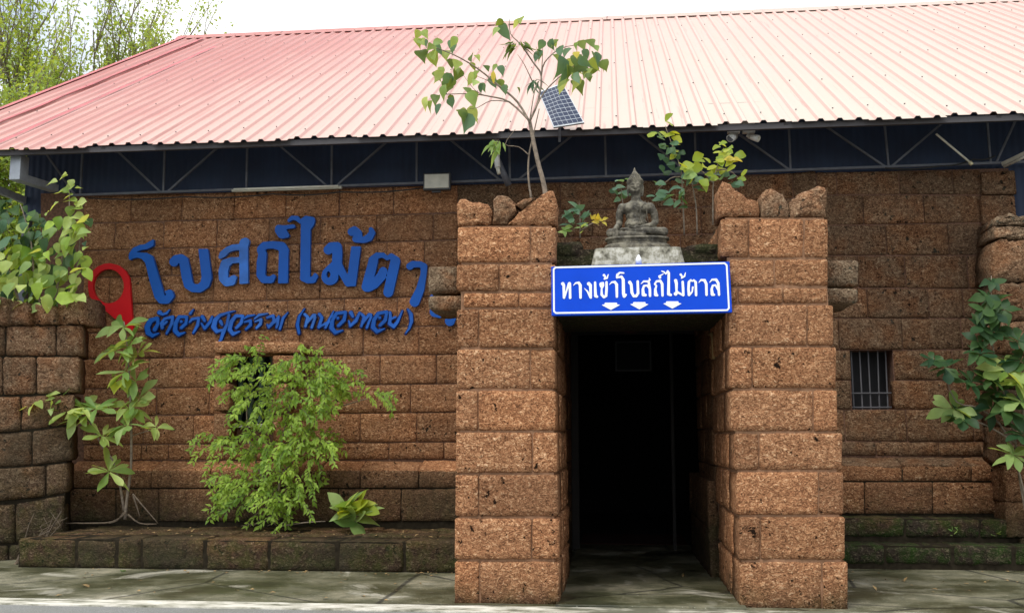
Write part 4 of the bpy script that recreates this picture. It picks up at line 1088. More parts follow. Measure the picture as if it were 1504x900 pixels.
# gutter box and downpipe at the left end of the eave
gt = empty('rain_gutter', at(22, 248, YE + .25), 'pale grey rain gutter end under the left corner of the eave', 'gutter')
p, q = at(13, 264, YE + .15), at(31, 226, YE + .15)
MB().box((p.x, YE + .15, p.z), (q.x, YE + .35, q.z)).build('outlet_box', M['steel_light'], gt, bevel=.01)
MB().beam(at(31, 262, YE + .3), at(80, 277, YW - .15), .10, .13, up=Vector((0,0,1))).build('channel', M['steel_light'], gt)

# ------------------------------------------------------------------ lights, cameras, cables, solar panel
f1 = empty('fluorescent_lamp', at(420, 277, YT - .08), 'long pale fluorescent tube lamp at the top of the left wall', 'lamp')
a_, b_ = at(341, 280.5, YT - .06), at(502, 275.5, YT - .06)
MB().beam(a_, b_, .05, .035).build('housing', M['fixture'], f1, bevel=.004)
MB().tube([a_ + Vector((.04, -.045, .012)), b_ + Vector((-.04, -.045, .012))], .014, 8).build('tube', M['tube'], f1, smooth=True)
f2 = empty('flood_lamp', at(641, 266, YT - .15), 'square flood lamp with pale lens above the end of the letters', 'lamp')
p, q = at(622.5, 277.5, YT - .2), at(660, 254.5, YT - .2)
MB().box((p.x - .012, YT - .19, p.z - .015), (q.x + .012, YT - .10, q.z + .015)).build('housing', M['dark_plastic'], f2, bevel=.01)
MB().box((p.x + .008, YT - .205, p.z + .008), (q.x - .008, YT - .185, q.z - .008)).build('lens', M['fixture'], f2, bevel=.006)
MB().beam(at(641, 283, YT - .12), at(641, 279, YT - .12), .05, .12).build('bracket', M['dark_plastic'], f2)
pp = empty('waste_pipe', at(742, 240, YE + .5), 'short white pipe hanging under the eave beside the small tree', 'pipe')
MB().tube([at(729, 190, YE + .4), at(729, 225, YE + .4), at(731, 246, YE + .4)], .038, 12).build('white_pipe', M['camera_white'], pp, smooth=True)
MB().tube([at(731, 246, YE + .4), at(733, 256, YE + .4)], [.03, .022], 12).build('nozzle', M['fixture'], pp, smooth=True)
MB().tube([at(731, 236, YE + .45), at(747, 272, YE + .6)], .042, 10).build('dark_pipe', M['steel'], pp, smooth=True)
for k, (bx, cx0, cy0, dx, lab) in enumerate(((1078, 1066, 203, 1, 'left one of two white security cameras, facing the viewer'), (1100, 1114, 203, -1, 'right one of two white security cameras, turned to the right'))):
    cm = empty('security_camera', at(bx, 190, YE + .3), lab, 'camera', 'security cameras under the eave')
    Yc = YE + .3
    p, q = at(bx - 9, 195, Yc), at(bx + 9, 184, Yc); MB().box((p.x, Yc, p.z), (q.x, Yc + .08, q.z + .06)).build('junction_box', M['camera_white'], cm, bevel=.008)
    if k == 0:
        a_, b_ = at(1073, 203, Yc - .12), at(1078, 200, Yc + .06)
        MB().tube([a_, b_], .052, 16).build('body', M['camera_white'], cm, smooth=True, bevel=0)
        MB().tube([a_ + Vector((0, -.004, 0)), a_ + Vector((.0, .01, 0))], .040, 16).build('lens', M['dark_plastic'], cm)
    else:
        a_, b_ = at(1114, 204, Yc - .04), at(1100, 200, Yc + .02)
        MB().tube([a_, b_], [.045, .035], 16).build('body', M['camera_white'], cm, smooth=True)
        MB().tube([a_ + (a_ - b_).normalized() * .001, a_ + (a_ - b_).normalized() * .008], .036, 16).build('lens', M['tube'], cm)
    MB().tube([at(bx, 195, Yc + .02), at(bx + dx * 3, 201, Yc)], .014, 8).build('arm', M['camera_white'], cm)
spn = empty('solar_panel', at(825, 155, YE - .35), 'small tilted solar panel with blue cells above the eave', 'solar panel')
quad = [at(813, 187, YE - .42), at(858, 180, YE - .42), at(826, 122, YE - .14), at(791, 135, YE - .14)]
nrm = (quad[1] - quad[0]).cross(quad[3] - quad[0]).normalized()
if nrm.y > 0: nrm = -nrm
mb = MB().hexa(quad, [v - nrm * .025 for v in quad]); mb.build('frame', M['steel_light'], spn)
ce = sum(quad, Vector()) / 4; q2 = [ce + (v - ce) * .955 + nrm * .003 for v in quad]
me = MB().add(q2, [(0,1,2,3)]).mesh('cells'); uvl = me.uv_layers.new(name='UVMap')
for i, uvv in enumerate(((0,0),(1,0),(1,1),(0,1))): uvl.data[i].uv = uvv
link('cells', me, spn, M['solar'])
MB().beam(ce - nrm * .03, Vector((ce.x - .02, YE + .06, ce.z - .35)), .03, .03).build('mount', M['steel'], spn)
dt = MB(); dt.tube([at(1375, 197, YT - .35), at(1424, 238, YT - .1)], .014, 8)
dl = empty('hanging_tube_lamp', at(1400, 218, YT - .2), 'thin pale tube lamp hanging diagonally under the right eave', 'lamp')
dt.build('tube', M['tube'], dl, smooth=True); MB().tube([at(1424, 238, YT - .1), at(1428, 242, YT - .1)], .024, 10).build('socket', M['brass'], dl, smooth=True)
MB().tube([at(1375, 197, YT - .35), at(1377, 190, YT - .35), at(1380, 176, YT - .35)], .003, 5).build('wire', M['cable'], dl)
f3 = empty('fluorescent_lamp', at(1490, 232, YT - .5), 'fluorescent lamp slanting in at the right edge below the eave', 'lamp')
MB().beam(at(1474, 241, YT - .1), at(1535, 212, YT - .9), .06, .05).build('housing', M['fixture'], f3, bevel=.005)
MB().tube([at(1475, 245, YT - .12), at(1535, 217, YT - .92)], .016, 8).build('tube', M['tube'], f3, smooth=True)
def sag(name, pts, r, label):
    P3 = []
    for (x0_, y0_, Y0), (x1_, y1_, Y1) in zip(pts[:-1], pts[1:]):
        for t in np.linspace(0, 1, 8, endpoint=False): P3.append(at(x0_ + (x1_-x0_)*t, y0_ + (y1_-y0_)*t + 3 * math.sin(math.pi * t), Y0 + (Y1-Y0)*t))
    P3.append(at(*pts[-1])); tag(MB().tube(P3, r, 6).build(name, M['cable'], smooth=True), label, 'cable')
sag('electric_cable', [(1300,247,YT-.05),(1380,244,YT-.05),(1430,234,YT-.05),(1462,229,YT-.06)], .010, 'black cable sagging along the truss under the right eave')
sag('electric_cable', [(130,291,YT-.03),(270,289,YT-.03),(400,285,YT-.03),(500,282,YT-.03),(622,276,YT-.05)], .009, 'black cable running along the top of the left wall')

# ------------------------------------------------------------------ plants
PROF = {'heart': ([0,.04,.12,.25,.38,.52,.68,.8,.9,1], [0,.22,.37,.45,.44,.36,.23,.11,.04,0]), 'round': ([0,.08,.25,.5,.75,.92,1], [0,.18,.33,.40,.33,.16,0]),
        'ell': ([0,.1,.25,.45,.65,.82,.93,1], [0,.07,.15,.20,.18,.11,.045,0]), 'obov': ([0,.15,.35,.6,.78,.9,1], [0,.05,.12,.205,.19,.11,0]), 'lance': ([0,.15,.4,.7,1], [0,.07,.10,.065,0])}
def leaf_mesh(name, shape, curl=.25, fold=.18, n=8, twist=0, bend=0):
    """unit-length leaf along +Y, normal +Z"""
    v = []; f = []
    for i in range(n + 1):
        t = i / n
        w = float(np.interp(t, PROF[shape][0], PROF[shape][1]))
        y = t; z = -curl * t * t
        if w == 0: v += [(bend * t * t, y, z)] * 3
        else:
            tw_ = twist * t; wl, wr2 = w * (1 + .12 * math.sin(9 * t + twist * 5)), w * (1 + .12 * math.cos(7 * t + twist * 3)); bx = bend * t * t
            v += [(bx - wl * math.cos(tw_), y, z + fold * w - wl * math.sin(tw_)), (bx, y, z), (bx + wr2 * math.cos(tw_), y, z + fold * w + wr2 * math.sin(tw_))]
    for i in range(n):
        b = 3 * i; f += [(b, b+1, b+4, b+3), (b+1, b+2, b+5, b+4)]
    me = bpy.data.meshes.new(name); me.from_pydata(v, [], f); me.update()
    bm_ = bmesh.new(); bm_.from_mesh(me); bmesh.ops.remove_doubles(bm_, verts=bm_.verts[:], dist=1e-5); bm_.to_mesh(me); bm_.free()
    me.polygons.foreach_set('use_smooth', [True] * len(me.polygons)); return me
LM = {}
def lmesh(shape, mat, var):
    key = (shape, mat, var)
    if key not in LM:
        me = leaf_mesh('leaf', shape, curl=(.12, .28, .5, -.1, .35, .2)[var], fold=(.1, .35, .2, .3, .5, .15)[var], twist=(.2, -.5, .7, -.2, .9, -.9)[var], bend=(.08, -.12, .15, .0, -.2, .1)[var]); me.materials.append(M[mat]); LM[key] = me
    return LM[key]
def basis(d, up):
    d = d.normalized(); x = d.cross(up)
    if x.length < 1e-4: x = d.orthogonal()
    x.normalize(); z = x.cross(d); return Matrix((x, d, z)).transposed()
def put_leaf(parent, pos, d, up, length, shape, mat, wide=1.0):
    o = bpy.data.objects.new('leaf', lmesh(shape, mat, random.randrange(6))); COL.objects.link(o); o.parent = parent
    o.matrix_parent_inverse = parent.matrix_basis.inverted()
    m = basis(d, up).to_4x4(); m.translation = pos
    o.matrix_basis = m @ Matrix.Diagonal((length * wide, length, length, 1)); return o
def stem(parent, pts, r0, r1, mat='bark', name='stem'):
    # smooth the traced polyline
    P3 = [Vector(p) for p in pts]; out = []
    for i in range(len(P3) - 1):
        p0 = P3[max(0, i-1)]; p1 = P3[i]; p2 = P3[i+1]; p3 = P3[min(len(P3)-1, i+2)]
        for t in (0, .33, .66): out.append(.5 * ((2*p1) + (p2-p0)*t + (2*p0-5*p1+4*p2-p3)*t*t + (3*p1-p0-3*p2+p3)*t**3))
    out.append(P3[-1]); n = len(out)
    return MB().tube(out, [r0 + (r1 - r0) * i / (n-1) for i in range(n)], 7).build(name, M[mat], parent, smooth=True)
rv = lambda a: Vector((random.uniform(-a, a), random.uniform(-a, a), random.uniform(-a, a)))
def whorl(parent, px, py, Y, n, lpx, shape, mat, axis=(0, -.35, .9), droop=.25, wide=1.0, spread=1.0):
    c = at(px, py, Y); L_ = lpx * m_px(Y); ax = Vector(axis).normalized(); a0 = random.random() * 6.3
    u = ax.orthogonal().normalized(); w = ax.cross(u)
    for k in range(n):
        a = a0 + 2 * math.pi * k / n + random.uniform(-.25, .25)
        d = (u * math.cos(a) + w * math.sin(a)) * spread * random.uniform(.7, 1.1) + ax * random.uniform(.05, .55) + Vector((0, 0, -droop)) + rv(.12)
        put_leaf(parent, c + rv(.012), d, ax + rv(.25), L_ * random.uniform(.75, 1.15), shape, mat, wide)

# sapling at the left, large leaves in whorls
YSp = YB - .42
sp = empty('sapling', at(184, 765, YSp), 'young sapling with whorled light green leaves on the left step', 'sapling')
stem(sp, [at(184,762,YSp), at(186,735,YSp), at(192,690,YSp), at(193,650,YSp), at(192,600,YSp-.05), at(190,555,YSp-.08), at(186,500,YSp-.1), at(182,472,YSp-.12)], .022, .007)
stem(sp, [at(182,750,YSp), at(176,710,YSp-.05), at(165,675,YSp-.1), at(150,655,YSp-.15), at(132,620,YSp-.2), at(108,600,YSp-.25), at(60,588,YSp-.3)], .017, .006)
stem(sp, [at(184,700,YSp), at(172,692,YSp-.1), at(160,690,YSp-.15)], .008, .005); stem(sp, [at(193,640,YSp), at(212,634,YSp-.1), at(228,630,YSp-.12)], .007, .004)
stem(sp, [at(191,570,YSp-.08), at(182,560,YSp-.12), at(172,545,YSp-.15)], .007, .004)
for (x, y, n, l, dY) in ((182,480,9,24,-.12),(190,508,8,26,-.14),(168,515,6,24,-.2),(202,520,6,22,0),(185,545,8,26,-.15),(200,560,6,24,-.1),(190,598,9,27,-.1),(205,585,6,24,0),(186,625,7,26,-.2),
                         (150,640,7,25,-.2),(142,600,7,24,-.22),(125,598,7,24,-.2),(98,604,8,28,-.28),(78,592,8,27,-.3),(56,588,7,26,-.35),(160,692,8,28,-.18),(230,628,4,20,-.12),(115,612,5,22,-.2)):
    whorl(sp, x, y, YSp + dY, n + 3, l * random.uniform(1.2, 1.5), 'obov', random.choice(('leaf_sapling', 'leaf_sapling', 'leaf_climber')), axis=(random.uniform(-.5, .5), -.6, .75), wide=.82, droop=.12)
put_leaf(sp, at(172,560,YSp-.2), Vector((0,-.3,-1)), Vector((0,-1,.2)), 22*m_px(YSp), 'heart', 'leaf_lime'); put_leaf(sp, at(183,556,YSp-.2), Vector((.2,-.3,-1)), Vector((.2,-1,.2)), 24*m_px(YSp), 'heart', 'leaf_lime')
for pts in ([(186,752),(165,766),(130,768),(100,768),(60,772),(20,790)], [(188,755),(205,768),(230,769)], [(195,725),(212,745),(232,768)], [(196,728),(206,760)], [(182,752),(172,764),(160,768)]):
    stem(sp, [at(x, y, YSp - .10 - .006*i) for i, (x, y) in enumerate(pts)], .013, .005, 'root', 'root')
# dense weeping fig bush
def add_leaf_arr(V, F, T, pos, d, up, L_, wd, tint):
    m = basis(d, up); b = len(V)
    for x, y, z in ((0,0,0),(-wd,.45,.06),(0,.5,0),(wd,.45,.06),(0,1,-.12)): V.append(tuple(pos + m @ Vector((x, y, z)) * L_))
    F += [(b, b+2, b+1), (b, b+3, b+2), (b+1, b+2, b+4), (b+2, b+3, b+4)]; T += [tint] * 5
def foliage(name, V, F, T, mat, parent):
    me = bpy.data.meshes.new(name); me.from_pydata(V, [], F); me.update()
    a = me.attributes.new('tint', 'FLOAT', 'POINT'); a.data.foreach_set('value', T)
    o = link(name, me, parent, mat); o['kind'] = 'stuff'; return o
YF = YB - .35
fb = empty('fig_bush', at(400, 765, YF), 'dense weeping fig bush growing up the wall in front of the niche', 'bush')
V, F, T = [], [], []; tw = MB()
ells = [(362,540,30,14,.8),(372,575,22,30,.7),(440,545,38,22,1.),(470,560,30,30,.9),(435,590,42,34,1.6),(440,640,50,38,2.2),(425,690,42,30,1.4),(385,655,34,26,.9),(330,660,26,20,.4),(375,715,38,28,1.2),(410,745,32,22,.9),(345,735,14,16,.3),(535,582,30,8,.25),(498,575,22,10,.25),(425,760,14,12,.2)]
tot = sum(e[4] for e in ells)
trunk_pts = [(405,768),(410,720),(412,660),(425,600),(435,560)]
for e in ells:
    for k in range(int(360 * e[4] / tot)):
        a = random.random() * 6.283; rr_ = random.random() ** .5
        px, py = e[0] + math.cos(a) * rr_ * e[2], e[1] + math.sin(a) * rr_ * e[3] - 6
        Y = YF - random.uniform(-.30, .34) * (1 if py > 560 else .7)
        p = at(px, py, Y); side = (px - 415) / 70 + random.uniform(-.9, .9)
        d = Vector((side * .6, random.uniform(-.8, .1), random.uniform(-.1, .8))).normalized(); pts = [p.copy()]
        stp = .045; tint = min(1, max(0, random.gauss(.38, .25)))
        for q in range(random.randint(5, 9)):
            d = (d + Vector((0, -.03, -.20)) + rv(.05)).normalized(); p = p + d * stp; pts.append(p.copy())
            for s_ in (-1, 1):
                ld = (d * .35 + d.cross(Vector((0, -1, .2))) * s_ * .6 + Vector((0, -.25, -.55)) + rv(.5))
                add_leaf_arr(V, F, T, p, ld, Vector((0, -1, .6)) + rv(.5), random.uniform(.055, .10), .22, min(1, max(0, tint + random.uniform(-.15, .25))))
        tw.tube(pts[::2] + [pts[-1]], .003, 4, False)
foliage('foliage', V, F, T, M['leaf_fig'], fb); o = tw.build('twigs', M['bark_dark'], fb); o['kind'] = 'stuff'
for pts in (trunk_pts, [(408,740),(385,700),(365,640),(362,570)], [(412,700),(440,660),(470,610),(540,585)], [(410,750),(395,735),(372,745)]):
    stem(fb, [at(x, y, YF + .12) for x, y in pts], .020, .006)
stem(fb, [at(x, y, YF - .2) for x, y in ((415,772),(440,768),(460,766),(478,765))], .010, .006, 'bark', 'root')
for k in range(7): stem(fb, [at(400 + random.uniform(-15, 15), 745, YF + .1), at(395 + random.uniform(-30, 30), 758, YF), at(392 + random.uniform(-45, 45), 772, YF - .1)], .012, .004, 'root', 'root')
# broad-leaved young plant
YQ = YF - .25
sm = empty('young_plant', at(520, 782, YQ), 'small bright green broad-leaved plant right of the fig bush', 'plant')
for k in range(24):
    a = random.uniform(0, 6.28); el = random.uniform(-.35, .9)
    d = Vector((math.cos(a) * 1.1, -abs(math.sin(a)) * .55 - .05, el)); c = at(518 + random.uniform(-12, 14), 760 + random.uniform(-18, 10), YQ)
    put_leaf(sm, c, d, Vector((0, -.7, .8)) + rv(.2), random.uniform(28, 44) * m_px(YQ), 'ell', 'leaf_sapling' if k % 3 else 'leaf_lime', 1.35)
for dx in (-1, 0, 1): stem(sm, [at(520, 784, YQ), at(518 + dx * 5, 760, YQ), at(516 + dx * 14, 742, YQ)], .008, .004, 'bark')
# climber over the ruined wall at the left
YC = YW - 1.0
cl = empty('climbing_shrub', at(60, 450, YC), 'leafy shrub with broad pale leaves above the ruined wall on the left', 'shrub')
for pts in ([(80,450),(88,400),(98,340),(102,300),(101,268)], [(60,450),(50,400),(45,350),(30,300)], [(90,450),(112,400),(118,340)], [(30,450),(15,400),(5,350)]):
    stem(cl, [at(x, y, YC) for x, y in pts], .016, .005)
cnt = 0
while cnt < 285:
    px, py = random.uniform(-25, 132), random.uniform(282, 446)
    if py < 300 + max(0, (px - 20)) * .25 - 10 or (px > 118 and (py < 300 or py > 400)) : continue
    if px > 40 and py < 310: continue
    dY = random.uniform(-.45, .4); d = Vector((random.uniform(-.6, .6), -.35, random.uniform(-1, -.1)))
    put_leaf(cl, at(px, py, YC + dY), d, Vector((random.uniform(-.4, .4), -.8, .7)) + rv(.3), random.uniform(12, 30) * m_px(YC), 'heart' if cnt % 2 else 'round', ('leaf_shade' if cnt % 3 else 'leaf_glaucous') if dY > .1 or (py < 360 and px < 75 and cnt % 4) else random.choice(('leaf_climber', 'leaf_climber', 'leaf_sapling', 'leaf_fig')), random.uniform(.6, 1)); cnt += 1  # deeper and upper-left leaves darker, shade painted in by leaf material
for (px, py, l) in ((100,262,16),(92,262,14),(106,268,15),(85,272,18),(110,277,18),(120,281,15),(92,282,17),(84,290,20),(86,302,20),(108,290,18),(114,300,22),(128,302,18),(122,312,20),(105,308,20),(108,325,26),(124,335,28),(118,352,28),(106,345,26),(112,300,14)):
    put_leaf(cl, at(px, py - l * .3, YC - .25), Vector((random.uniform(-.9, .9), -.3, random.uniform(-.8, .1))), Vector((0, -.8, .7)) + rv(.2), l * m_px(YC), 'heart', 'leaf_climber', .85)
# bodhi tree on the left pillar
YG = D + .30
bo = empty('bodhi_tree', at(800, 290, YG), 'slender young tree with heart-shaped leaves growing from the left pillar top', 'tree')
trk = stem(bo, [at(x, y, YG) for x, y in ((802,292),(798,268),(790,238),(783,205),(778,178))], .026, .018, 'bark', 'trunk')
for pts, r in (([(778,180),(760,150),(735,128),(700,100),(665,80),(632,68)], .013), ([(778,178),(748,150),(720,142),(690,138),(648,139)], .011), ([(778,178),(790,150),(795,112),(783,92),(765,66),(750,50),(748,28)], .012),
               ([(795,112),(800,92),(822,72),(850,66)], .009), ([(784,165),(800,135),(828,108),(850,92)], .009), ([(735,128),(715,118),(700,112)], .006), ([(748,150),(722,148),(702,158),(690,160)], .006),
               ([(782,120),(770,95),(760,80)], .006), ([(795,112),(797,80),(797,62)], .006), ([(778,178),(784,140),(790,120)], .007), ([(720,142),(700,135),(680,110)], .005)):
    stem(bo, [at(x, y, YG + .05 * math.sin(i * 1.3 + x)) for i, (x, y) in enumerate(pts)], r, r * .35, 'bark', 'branch')
spots = [(615,44,14),(613,56,16),(622,58,14),(617,74,22),(632,76,20),(655,74,20),(665,58,18),(648,58,16),(693,80,16),(672,88,20),(650,104,20),(663,108,20),(657,120,20),(668,116,16),(698,106,20),(705,122,14),(720,112,20),(733,116,18),
         (730,94,18),(690,92,14),(628,142,20),(645,140,18),(660,143,14),(645,152,18),(687,136,20),(690,156,22),(679,160,20),(694,168,22),(733,36,20),(738,28,14),(764,26,18),(797,58,16),(793,74,18),(648,98,12),(640,66,16),(660,86,18),(676,100,16),
         (683,128,18),(700,118,14),(712,96,16),(740,124,12),(760,128,10),
         (807,58,14),(820,58,16),(828,84,26),(813,80,18),(843,76,20),(857,72,20),(858,94,24),(866,100,20),(843,108,22),(842,118,24),(830,112,22),(880,78,16),(884,88,18),(873,66,16),(850,60,16),(863,58,16),(876,94,16),(836,70,20),(870,80,20),(852,84,18),(835,96,20),(822,68,16),(862,110,16)]
for x, y, l in spots + [(x_ + random.uniform(-7, 7), y_ + random.uniform(-4, 6), l_ * .85) for x_, y_, l_ in spots[::2]]:
    put_leaf(bo, at(x, y, YG - random.uniform(-.15, .2)), Vector((random.uniform(-.8, .8), random.uniform(-.7, .3), -1)), Vector((random.uniform(-1, 1), -1, random.uniform(-.2, .9))), random.uniform(.8, 1.2) * l * 1.3 * m_px(YG), 'heart', random.choice(('leaf_bodhi', 'leaf_bodhi', 'leaf_sapling', 'leaf_climber', 'leaf_glaucous')), random.uniform(.62, .9))
put_leaf(bo, at(846, 76, YG - .2), Vector((.2,-.2,-1)), Vector((0,-1,.2)), 12*m_px(YG), 'heart', 'leaf_yellow'); put_leaf(bo, at(725, 104, YG - .2), Vector((-.1,-.2,-1)), Vector((0,-1,.2)), 20*m_px(YG), 'ell', 'leaf_yellow')
for k in range(26):
    a = random.uniform(0, 6.28); put_leaf(bo, at(762 + 8 * math.cos(a), 64 + random.uniform(-4, 6), YG - .05), Vector((math.cos(a), -.3 + math.sin(a) * .3, random.uniform(-1, .15))), Vector((0, -.6, .8)), random.uniform(16, 28) * m_px(YG), 'lance', 'leaf_bodhi', .9)
for k in range(14): put_leaf(bo, at(785 + random.uniform(-6, 8), 120 + random.uniform(-4, 10), YG + .05), Vector((random.uniform(-1, 1), -.3, random.uniform(-1, -.2))), Vector((0, -.6, .8)), random.uniform(12, 22) * m_px(YG), 'lance', 'leaf_glaucous')
bo2 = empty('twin_stem_shoot', at(780, 294, YG + .25), 'thin pale shoot with narrow drooping leaves left of the young tree', 'plant')
stem(bo2, [at(x, y, YG + .22) for x, y in ((781,296),(776,260),(777,228),(783,200),(792,160))], .012, .005); stem(bo2, [at(x, y, YG + .2) for x, y in ((777,228),(762,216),(742,212),(757,190))], .006, .003)
for k in range(16): put_leaf(bo2, at(730 + random.uniform(-8, 9), 211 + random.uniform(-6, 8), YG + .15), Vector((random.uniform(-1, .5), -.3, random.uniform(-1, -.1))), Vector((0, -.6, .8)), random.uniform(16, 30) * m_px(YG), 'lance', 'leaf_sapling', 1.1)
# plants around the statue on the porch roof
YR = D + .85
def spray(name, label, base, stems, leaves, shape='round', r=.009, Y=YR):
    e = empty(name, at(*base, Y), label, 'plant')
    for pts in stems: stem(e, [at(x, y, Y) for x, y in pts], r, r * .35)
    for x, y, l, mt in leaves:
        for rep in range(2): put_leaf(e, at(x + rep * random.uniform(-8, 8), y + l * .2 + rep * random.uniform(-6, 8), Y - random.uniform(-.1, .25)), Vector((random.uniform(-1, 1), -.35, random.uniform(-.5, .5))), Vector((0, -.75, .75)) + rv(.3), l * m_px(Y), shape, mt)
    return e
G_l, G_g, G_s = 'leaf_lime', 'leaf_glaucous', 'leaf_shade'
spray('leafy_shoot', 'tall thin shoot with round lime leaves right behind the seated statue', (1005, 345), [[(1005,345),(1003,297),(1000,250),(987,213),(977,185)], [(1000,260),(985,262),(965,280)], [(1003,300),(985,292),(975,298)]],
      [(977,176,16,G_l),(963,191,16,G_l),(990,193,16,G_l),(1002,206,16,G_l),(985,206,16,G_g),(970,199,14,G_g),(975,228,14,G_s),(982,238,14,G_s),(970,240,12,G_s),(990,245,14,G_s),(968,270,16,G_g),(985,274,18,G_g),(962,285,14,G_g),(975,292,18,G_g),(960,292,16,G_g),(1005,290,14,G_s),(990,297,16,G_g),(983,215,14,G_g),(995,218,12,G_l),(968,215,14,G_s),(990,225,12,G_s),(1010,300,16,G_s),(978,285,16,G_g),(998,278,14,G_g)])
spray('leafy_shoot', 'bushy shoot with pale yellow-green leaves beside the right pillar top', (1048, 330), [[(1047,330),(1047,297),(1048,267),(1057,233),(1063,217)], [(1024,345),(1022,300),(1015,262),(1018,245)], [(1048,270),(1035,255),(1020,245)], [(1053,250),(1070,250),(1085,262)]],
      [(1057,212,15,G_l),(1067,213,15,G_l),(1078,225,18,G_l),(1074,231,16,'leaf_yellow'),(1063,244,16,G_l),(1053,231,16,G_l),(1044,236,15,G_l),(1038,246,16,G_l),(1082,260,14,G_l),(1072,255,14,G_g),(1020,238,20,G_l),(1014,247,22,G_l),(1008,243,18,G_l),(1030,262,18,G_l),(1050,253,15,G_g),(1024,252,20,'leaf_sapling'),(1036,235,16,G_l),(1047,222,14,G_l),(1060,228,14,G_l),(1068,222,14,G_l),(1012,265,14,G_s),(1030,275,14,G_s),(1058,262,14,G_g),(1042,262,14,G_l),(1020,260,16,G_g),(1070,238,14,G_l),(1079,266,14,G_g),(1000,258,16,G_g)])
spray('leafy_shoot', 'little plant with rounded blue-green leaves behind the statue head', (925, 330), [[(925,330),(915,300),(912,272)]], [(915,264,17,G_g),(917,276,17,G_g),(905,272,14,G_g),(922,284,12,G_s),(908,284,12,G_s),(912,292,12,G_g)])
e = spray('leafy_shoot', 'small plant with pointed leaves between left pillar and statue', (852, 350), [[(852,350),(852,325),(851,298)], [(852,340),(870,328),(886,324)]], [])
for k in range(13): put_leaf(e, at(848 + random.uniform(-8, 8), 318 + random.uniform(-14, 14), YR - .1), Vector((random.uniform(-1, 1), -.3, random.uniform(-.4, .7))), Vector((0, -.8, .6)) + rv(.2), random.uniform(16, 24) * m_px(YR), 'obov', 'leaf_glaucous', 1.1)
for k in range(9): put_leaf(e, at(878 + random.uniform(-12, 8), 325 + random.uniform(-3, 4), YR - .2), Vector((random.uniform(-.8, 1), -.3, random.uniform(-.3, .5))), Vector((0, -.8, .6)), random.uniform(10, 15) * m_px(YR), 'ell', 'leaf_yellow', 1.1)
for k in range(9): put_leaf(e, at(835 + random.uniform(-12, 20), 335 + random.uniform(-5, 8), YR - .15), Vector((random.uniform(-1, 1), -.3, random.uniform(-.2, .6))), Vector((0, -.8, .6)), random.uniform(12, 18) * m_px(YR), 'ell', 'leaf_sapling', 1.1)
# shrub at the right edge
YX = YW - 1.25
rs_ = empty('shade_shrub', at(1500, 760, YX), 'dark green shrub with hand-like leaves at the right edge', 'shrub')
for pts in ([(1510,770),(1497,700),(1490,640),(1470,560),(1457,500),(1456,405)], [(1508,740),(1480,640),(1440,600),(1405,590),(1385,545)], [(1512,760),(1505,620),(1490,560),(1480,540)], [(1492,650),(1450,625),(1410,610)]):
    stem(rs_, [at(x, y, YX + .03 * i) for i, (x, y) in enumerate(pts)], .014, .005, 'bark')
for (x, y, n, l, mt) in ((1388,540,8,24,G_s),(1400,600,8,26,'leaf_sapling'),(1412,612,7,24,G_s),(1372,530,6,20,G_s),(1455,600,6,26,G_s),(1478,545,8,28,'leaf_climber'),(1495,560,8,30,'leaf_climber'),(1478,600,8,30,G_s),(1440,520,7,24,G_s),(1425,560,6,24,G_s),(1500,590,8,30,'leaf_sapling'),(1488,668,7,26,'leaf_sapling'),(1465,575,7,24,G_s),(1500,530,8,28,G_s),(1450,555,6,24,G_s),(1505,640,8,28,G_s),(1495,500,7,26,G_s)):
    whorl(rs_, x, y, YX + random.uniform(-.2, .15), n + 2, l * 1.2, 'obov', mt, axis=(random.uniform(-.2, .2), -.6, .7), wide=1.15, droop=.15)
for (x, y, n, l) in ((1457,415,5,18),(1450,435,6,22),(1463,440,5,22),(1445,455,6,26),(1462,462,6,24),(1440,480,6,26),(1460,488,7,26),(1475,455,5,24),(1436,500,5,22)):
    whorl(rs_, x, y, YX + random.uniform(-.1, .2), n, l, 'ell', G_s, axis=(random.uniform(-.4, .4), -.7, .5), wide=1.5, droop=.35)
# weeds on the right step and dry leaves
for (x, y, lab) in ((1405, 785, 'small weed on the right step near the bars'), (1466, 786, 'spindly weed at the far right of the mossy step')):
    w = empty('step_weed', at(x, y, YB - .3), lab, 'weed')
    for k in range(9): put_leaf(w, at(x + random.uniform(-6, 6), y - random.uniform(0, 8), YB - .35), Vector((random.uniform(-1, 1), -.3, random.uniform(0, .8))), Vector((0, -.7, .7)), random.uniform(6, 10) * m_px(YB), 'ell', 'leaf_sapling', 1.4)
    stem(w, [at(x, y + 4, YB - .3), at(x + 1, y - 10, YB - .3)], .004, .002)
for (x, y, mt, lab) in ((1490, 833, 'leaf_dry', 'curled dry leaf on the pavement at the right'), (178, 837, 'leaf_glaucous', 'tiny fallen green leaf at the foot of the left step'), (121, 858, 'leaf_dry', 'small fallen brown leaf on the left pavement')):
    p = atz(x, y, .02); o = bpy.data.objects.new('fallen_leaf', lmesh('ell', mt, 2)); COL.objects.link(o); o.location = p; o.scale = (.16, .10, .10); o.rotation_euler = (.1, .2, random.uniform(0, 6)); tag(o, lab, 'leaf', 'fallen leaves')
V, F, T = [], [], []
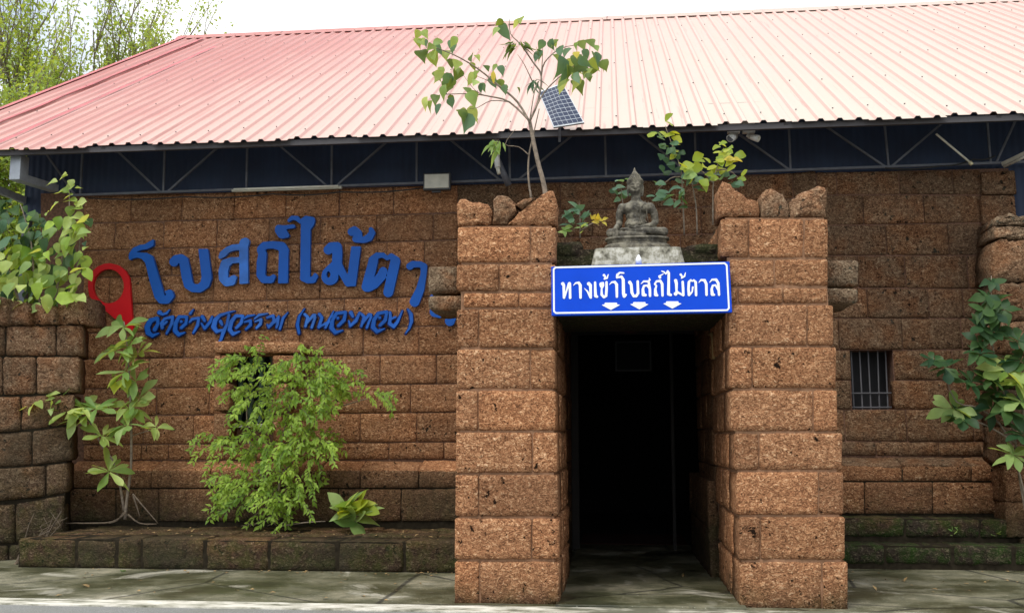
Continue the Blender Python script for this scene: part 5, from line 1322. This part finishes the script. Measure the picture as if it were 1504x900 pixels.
for k in range(260):
    if k < 150: p = Vector((random.uniform(-6.2, 4.8), random.choice((ystep, ystep, yr1)) - abs(random.gauss(0, .18)) - .03, .006))
    elif k < 215: p = Vector((random.uniform(-6.2, -.9), random.uniform(ystep + .1, YB - .05), at(350, 792, ystep).z + .012))
    else: p = Vector((random.uniform(-6, 5), random.uniform(D - .1, ystep), .006))
    if at(820, 800, p.y).x - .1 < p.x < at(1086, 800, p.y).x and p.y < D + .6 and random.random() < .5: continue
    add_leaf_arr(V, F, T, p, Vector((random.uniform(-1, 1), random.uniform(-1, 1), .1)), Vector((random.uniform(-.3, .3), random.uniform(-.3, .3), 1)), random.uniform(.03, .075), .25, random.random())
lt = foliage('leaf_litter', V, F, T, M['leaf_dry'], None); lt['label'] = 'scattered small dry leaves on pavement and steps'
# creeping roots at the left wall foot
rt = MB()
for k in range(9):
    x0_ = random.uniform(0, 30); pts = [at(x0_ + 95 * t * random.uniform(.5, 1), 850 - 95 * t + random.uniform(-6, 6), YW - 1.62 - .1 * (1 - t)) for t in np.linspace(0, 1, 6)]
    rt.tube(pts, [.012, .011, .009, .007, .005, .003], 5)
tag(rt.build('hanging_roots', M['root'], smooth=True), 'tangle of thin roots at the foot of the ruined wall on the left', 'roots')

# ------------------------------------------------------------------ trees behind the roof
def tree(name, label, basepx, Y, height_px, spread, nb, leafn, lean_x=0, mat='leaf_tree', dens=1.0, up=1.0, lsz=.10, seed=1):
    rnd = random.Random(seed); b = at(*basepx, Y); b.z = -.05
    e = empty(name, b, label, 'tree', 'trees behind the roof'); V, F, T = [], [], []; wood = MB()
    top = at(basepx[0], height_px, Y).z
    def grow(p, d, L_, r, lv):
        pts = [p.copy()]; n = 5
        for i in range(n):
            d = (d + Vector((rnd.uniform(-.12,.12), rnd.uniform(-.12,.12), rnd.uniform(-.03,.12) * up))).normalized(); p = p + d * L_ / n; pts.append(p.copy())
            if lv >= 1 and i >= 1:
                for q in range(int(dens * (2 if lv < 3 else 3))):
                    add_leaf_arr(V, F, T, p + Vector((rnd.uniform(-.2,.2), rnd.uniform(-.2,.2), rnd.uniform(-.2,.2))), Vector((rnd.uniform(-1,1), rnd.uniform(-1,1), rnd.uniform(-1,.4))), Vector((rnd.uniform(-.5,.5), rnd.uniform(-1,.2), 1)), rnd.uniform(.6, 1.3) * lsz, .28, rnd.random())
        wood.tube(pts, [r * (1 - .5 * i / n) for i in range(n + 1)], 5, False)
        if lv < 3:
            for k in range(nb[lv]):
                q = pts[rnd.randint(1, n)]; dd = (d + Vector((rnd.uniform(-1,1), rnd.uniform(-1,1), rnd.uniform(-.2,.6))) * spread).normalized()
                grow(q, dd, L_ * rnd.uniform(.5, .75), r * .55, lv + 1)
    H = top + .05
    tp = [b + Vector((lean_x * t, 0, H * .5 * t)) for t in (0, .3, .6, 1)]
    MB().tube(tp, [.20, .17, .15, .12], 9).build('trunk', M['bark_dark'], e, smooth=True)
    for k in range(nb[3] if len(nb) > 3 else 5):
        grow(tp[-1] - Vector((0, 0, rnd.uniform(0, H * .12))), Vector((rnd.uniform(-.75,.75), rnd.uniform(-.6,.6), 1)), H * .38, .07, 0)
    o = wood.build('branches', M['bark'], e); o['kind'] = 'stuff'
    foliage('crown', V, F, T, M[mat], e)
tree('airy_tree', 'airy light green tree with many rising branches behind the left end of the roof', (110, 640), 27, 85, .50, (5, 4, 3, 10), 0, lean_x=.3, dens=2.4, lsz=.135, seed=4)
tree('airy_tree', 'bare-looking sparse tree behind the roof, right of the leafy one', (285, 640), 31, 130, .36, (3, 3, 3, 4), 0, dens=1.3, lsz=.11, seed=11)
tree('leafy_tree', 'dense green tree at the far left edge beyond the eave', (-45, 640), 22, 190, .8, (6, 5, 4, 8), 0, dens=2.6, lsz=.13, seed=6)
tree('leafy_tree', 'low green tree seen at the left under the eave corner', (10, 640), 21, 330, .8, (6, 5, 4, 7), 0, dens=2.8, lsz=.13, seed=9)
tree('sparse_treetop', 'tip of a distant small tree just above the roof ridge', (416, 640), 34, 215, .45, (3, 3, 2, 3), 0, dens=2.2, lsz=.10, seed=3)
print('objects', len(bpy.data.objects), 'tris', sum(len(o.data.polygons) for o in bpy.data.objects if o.type == 'MESH'))
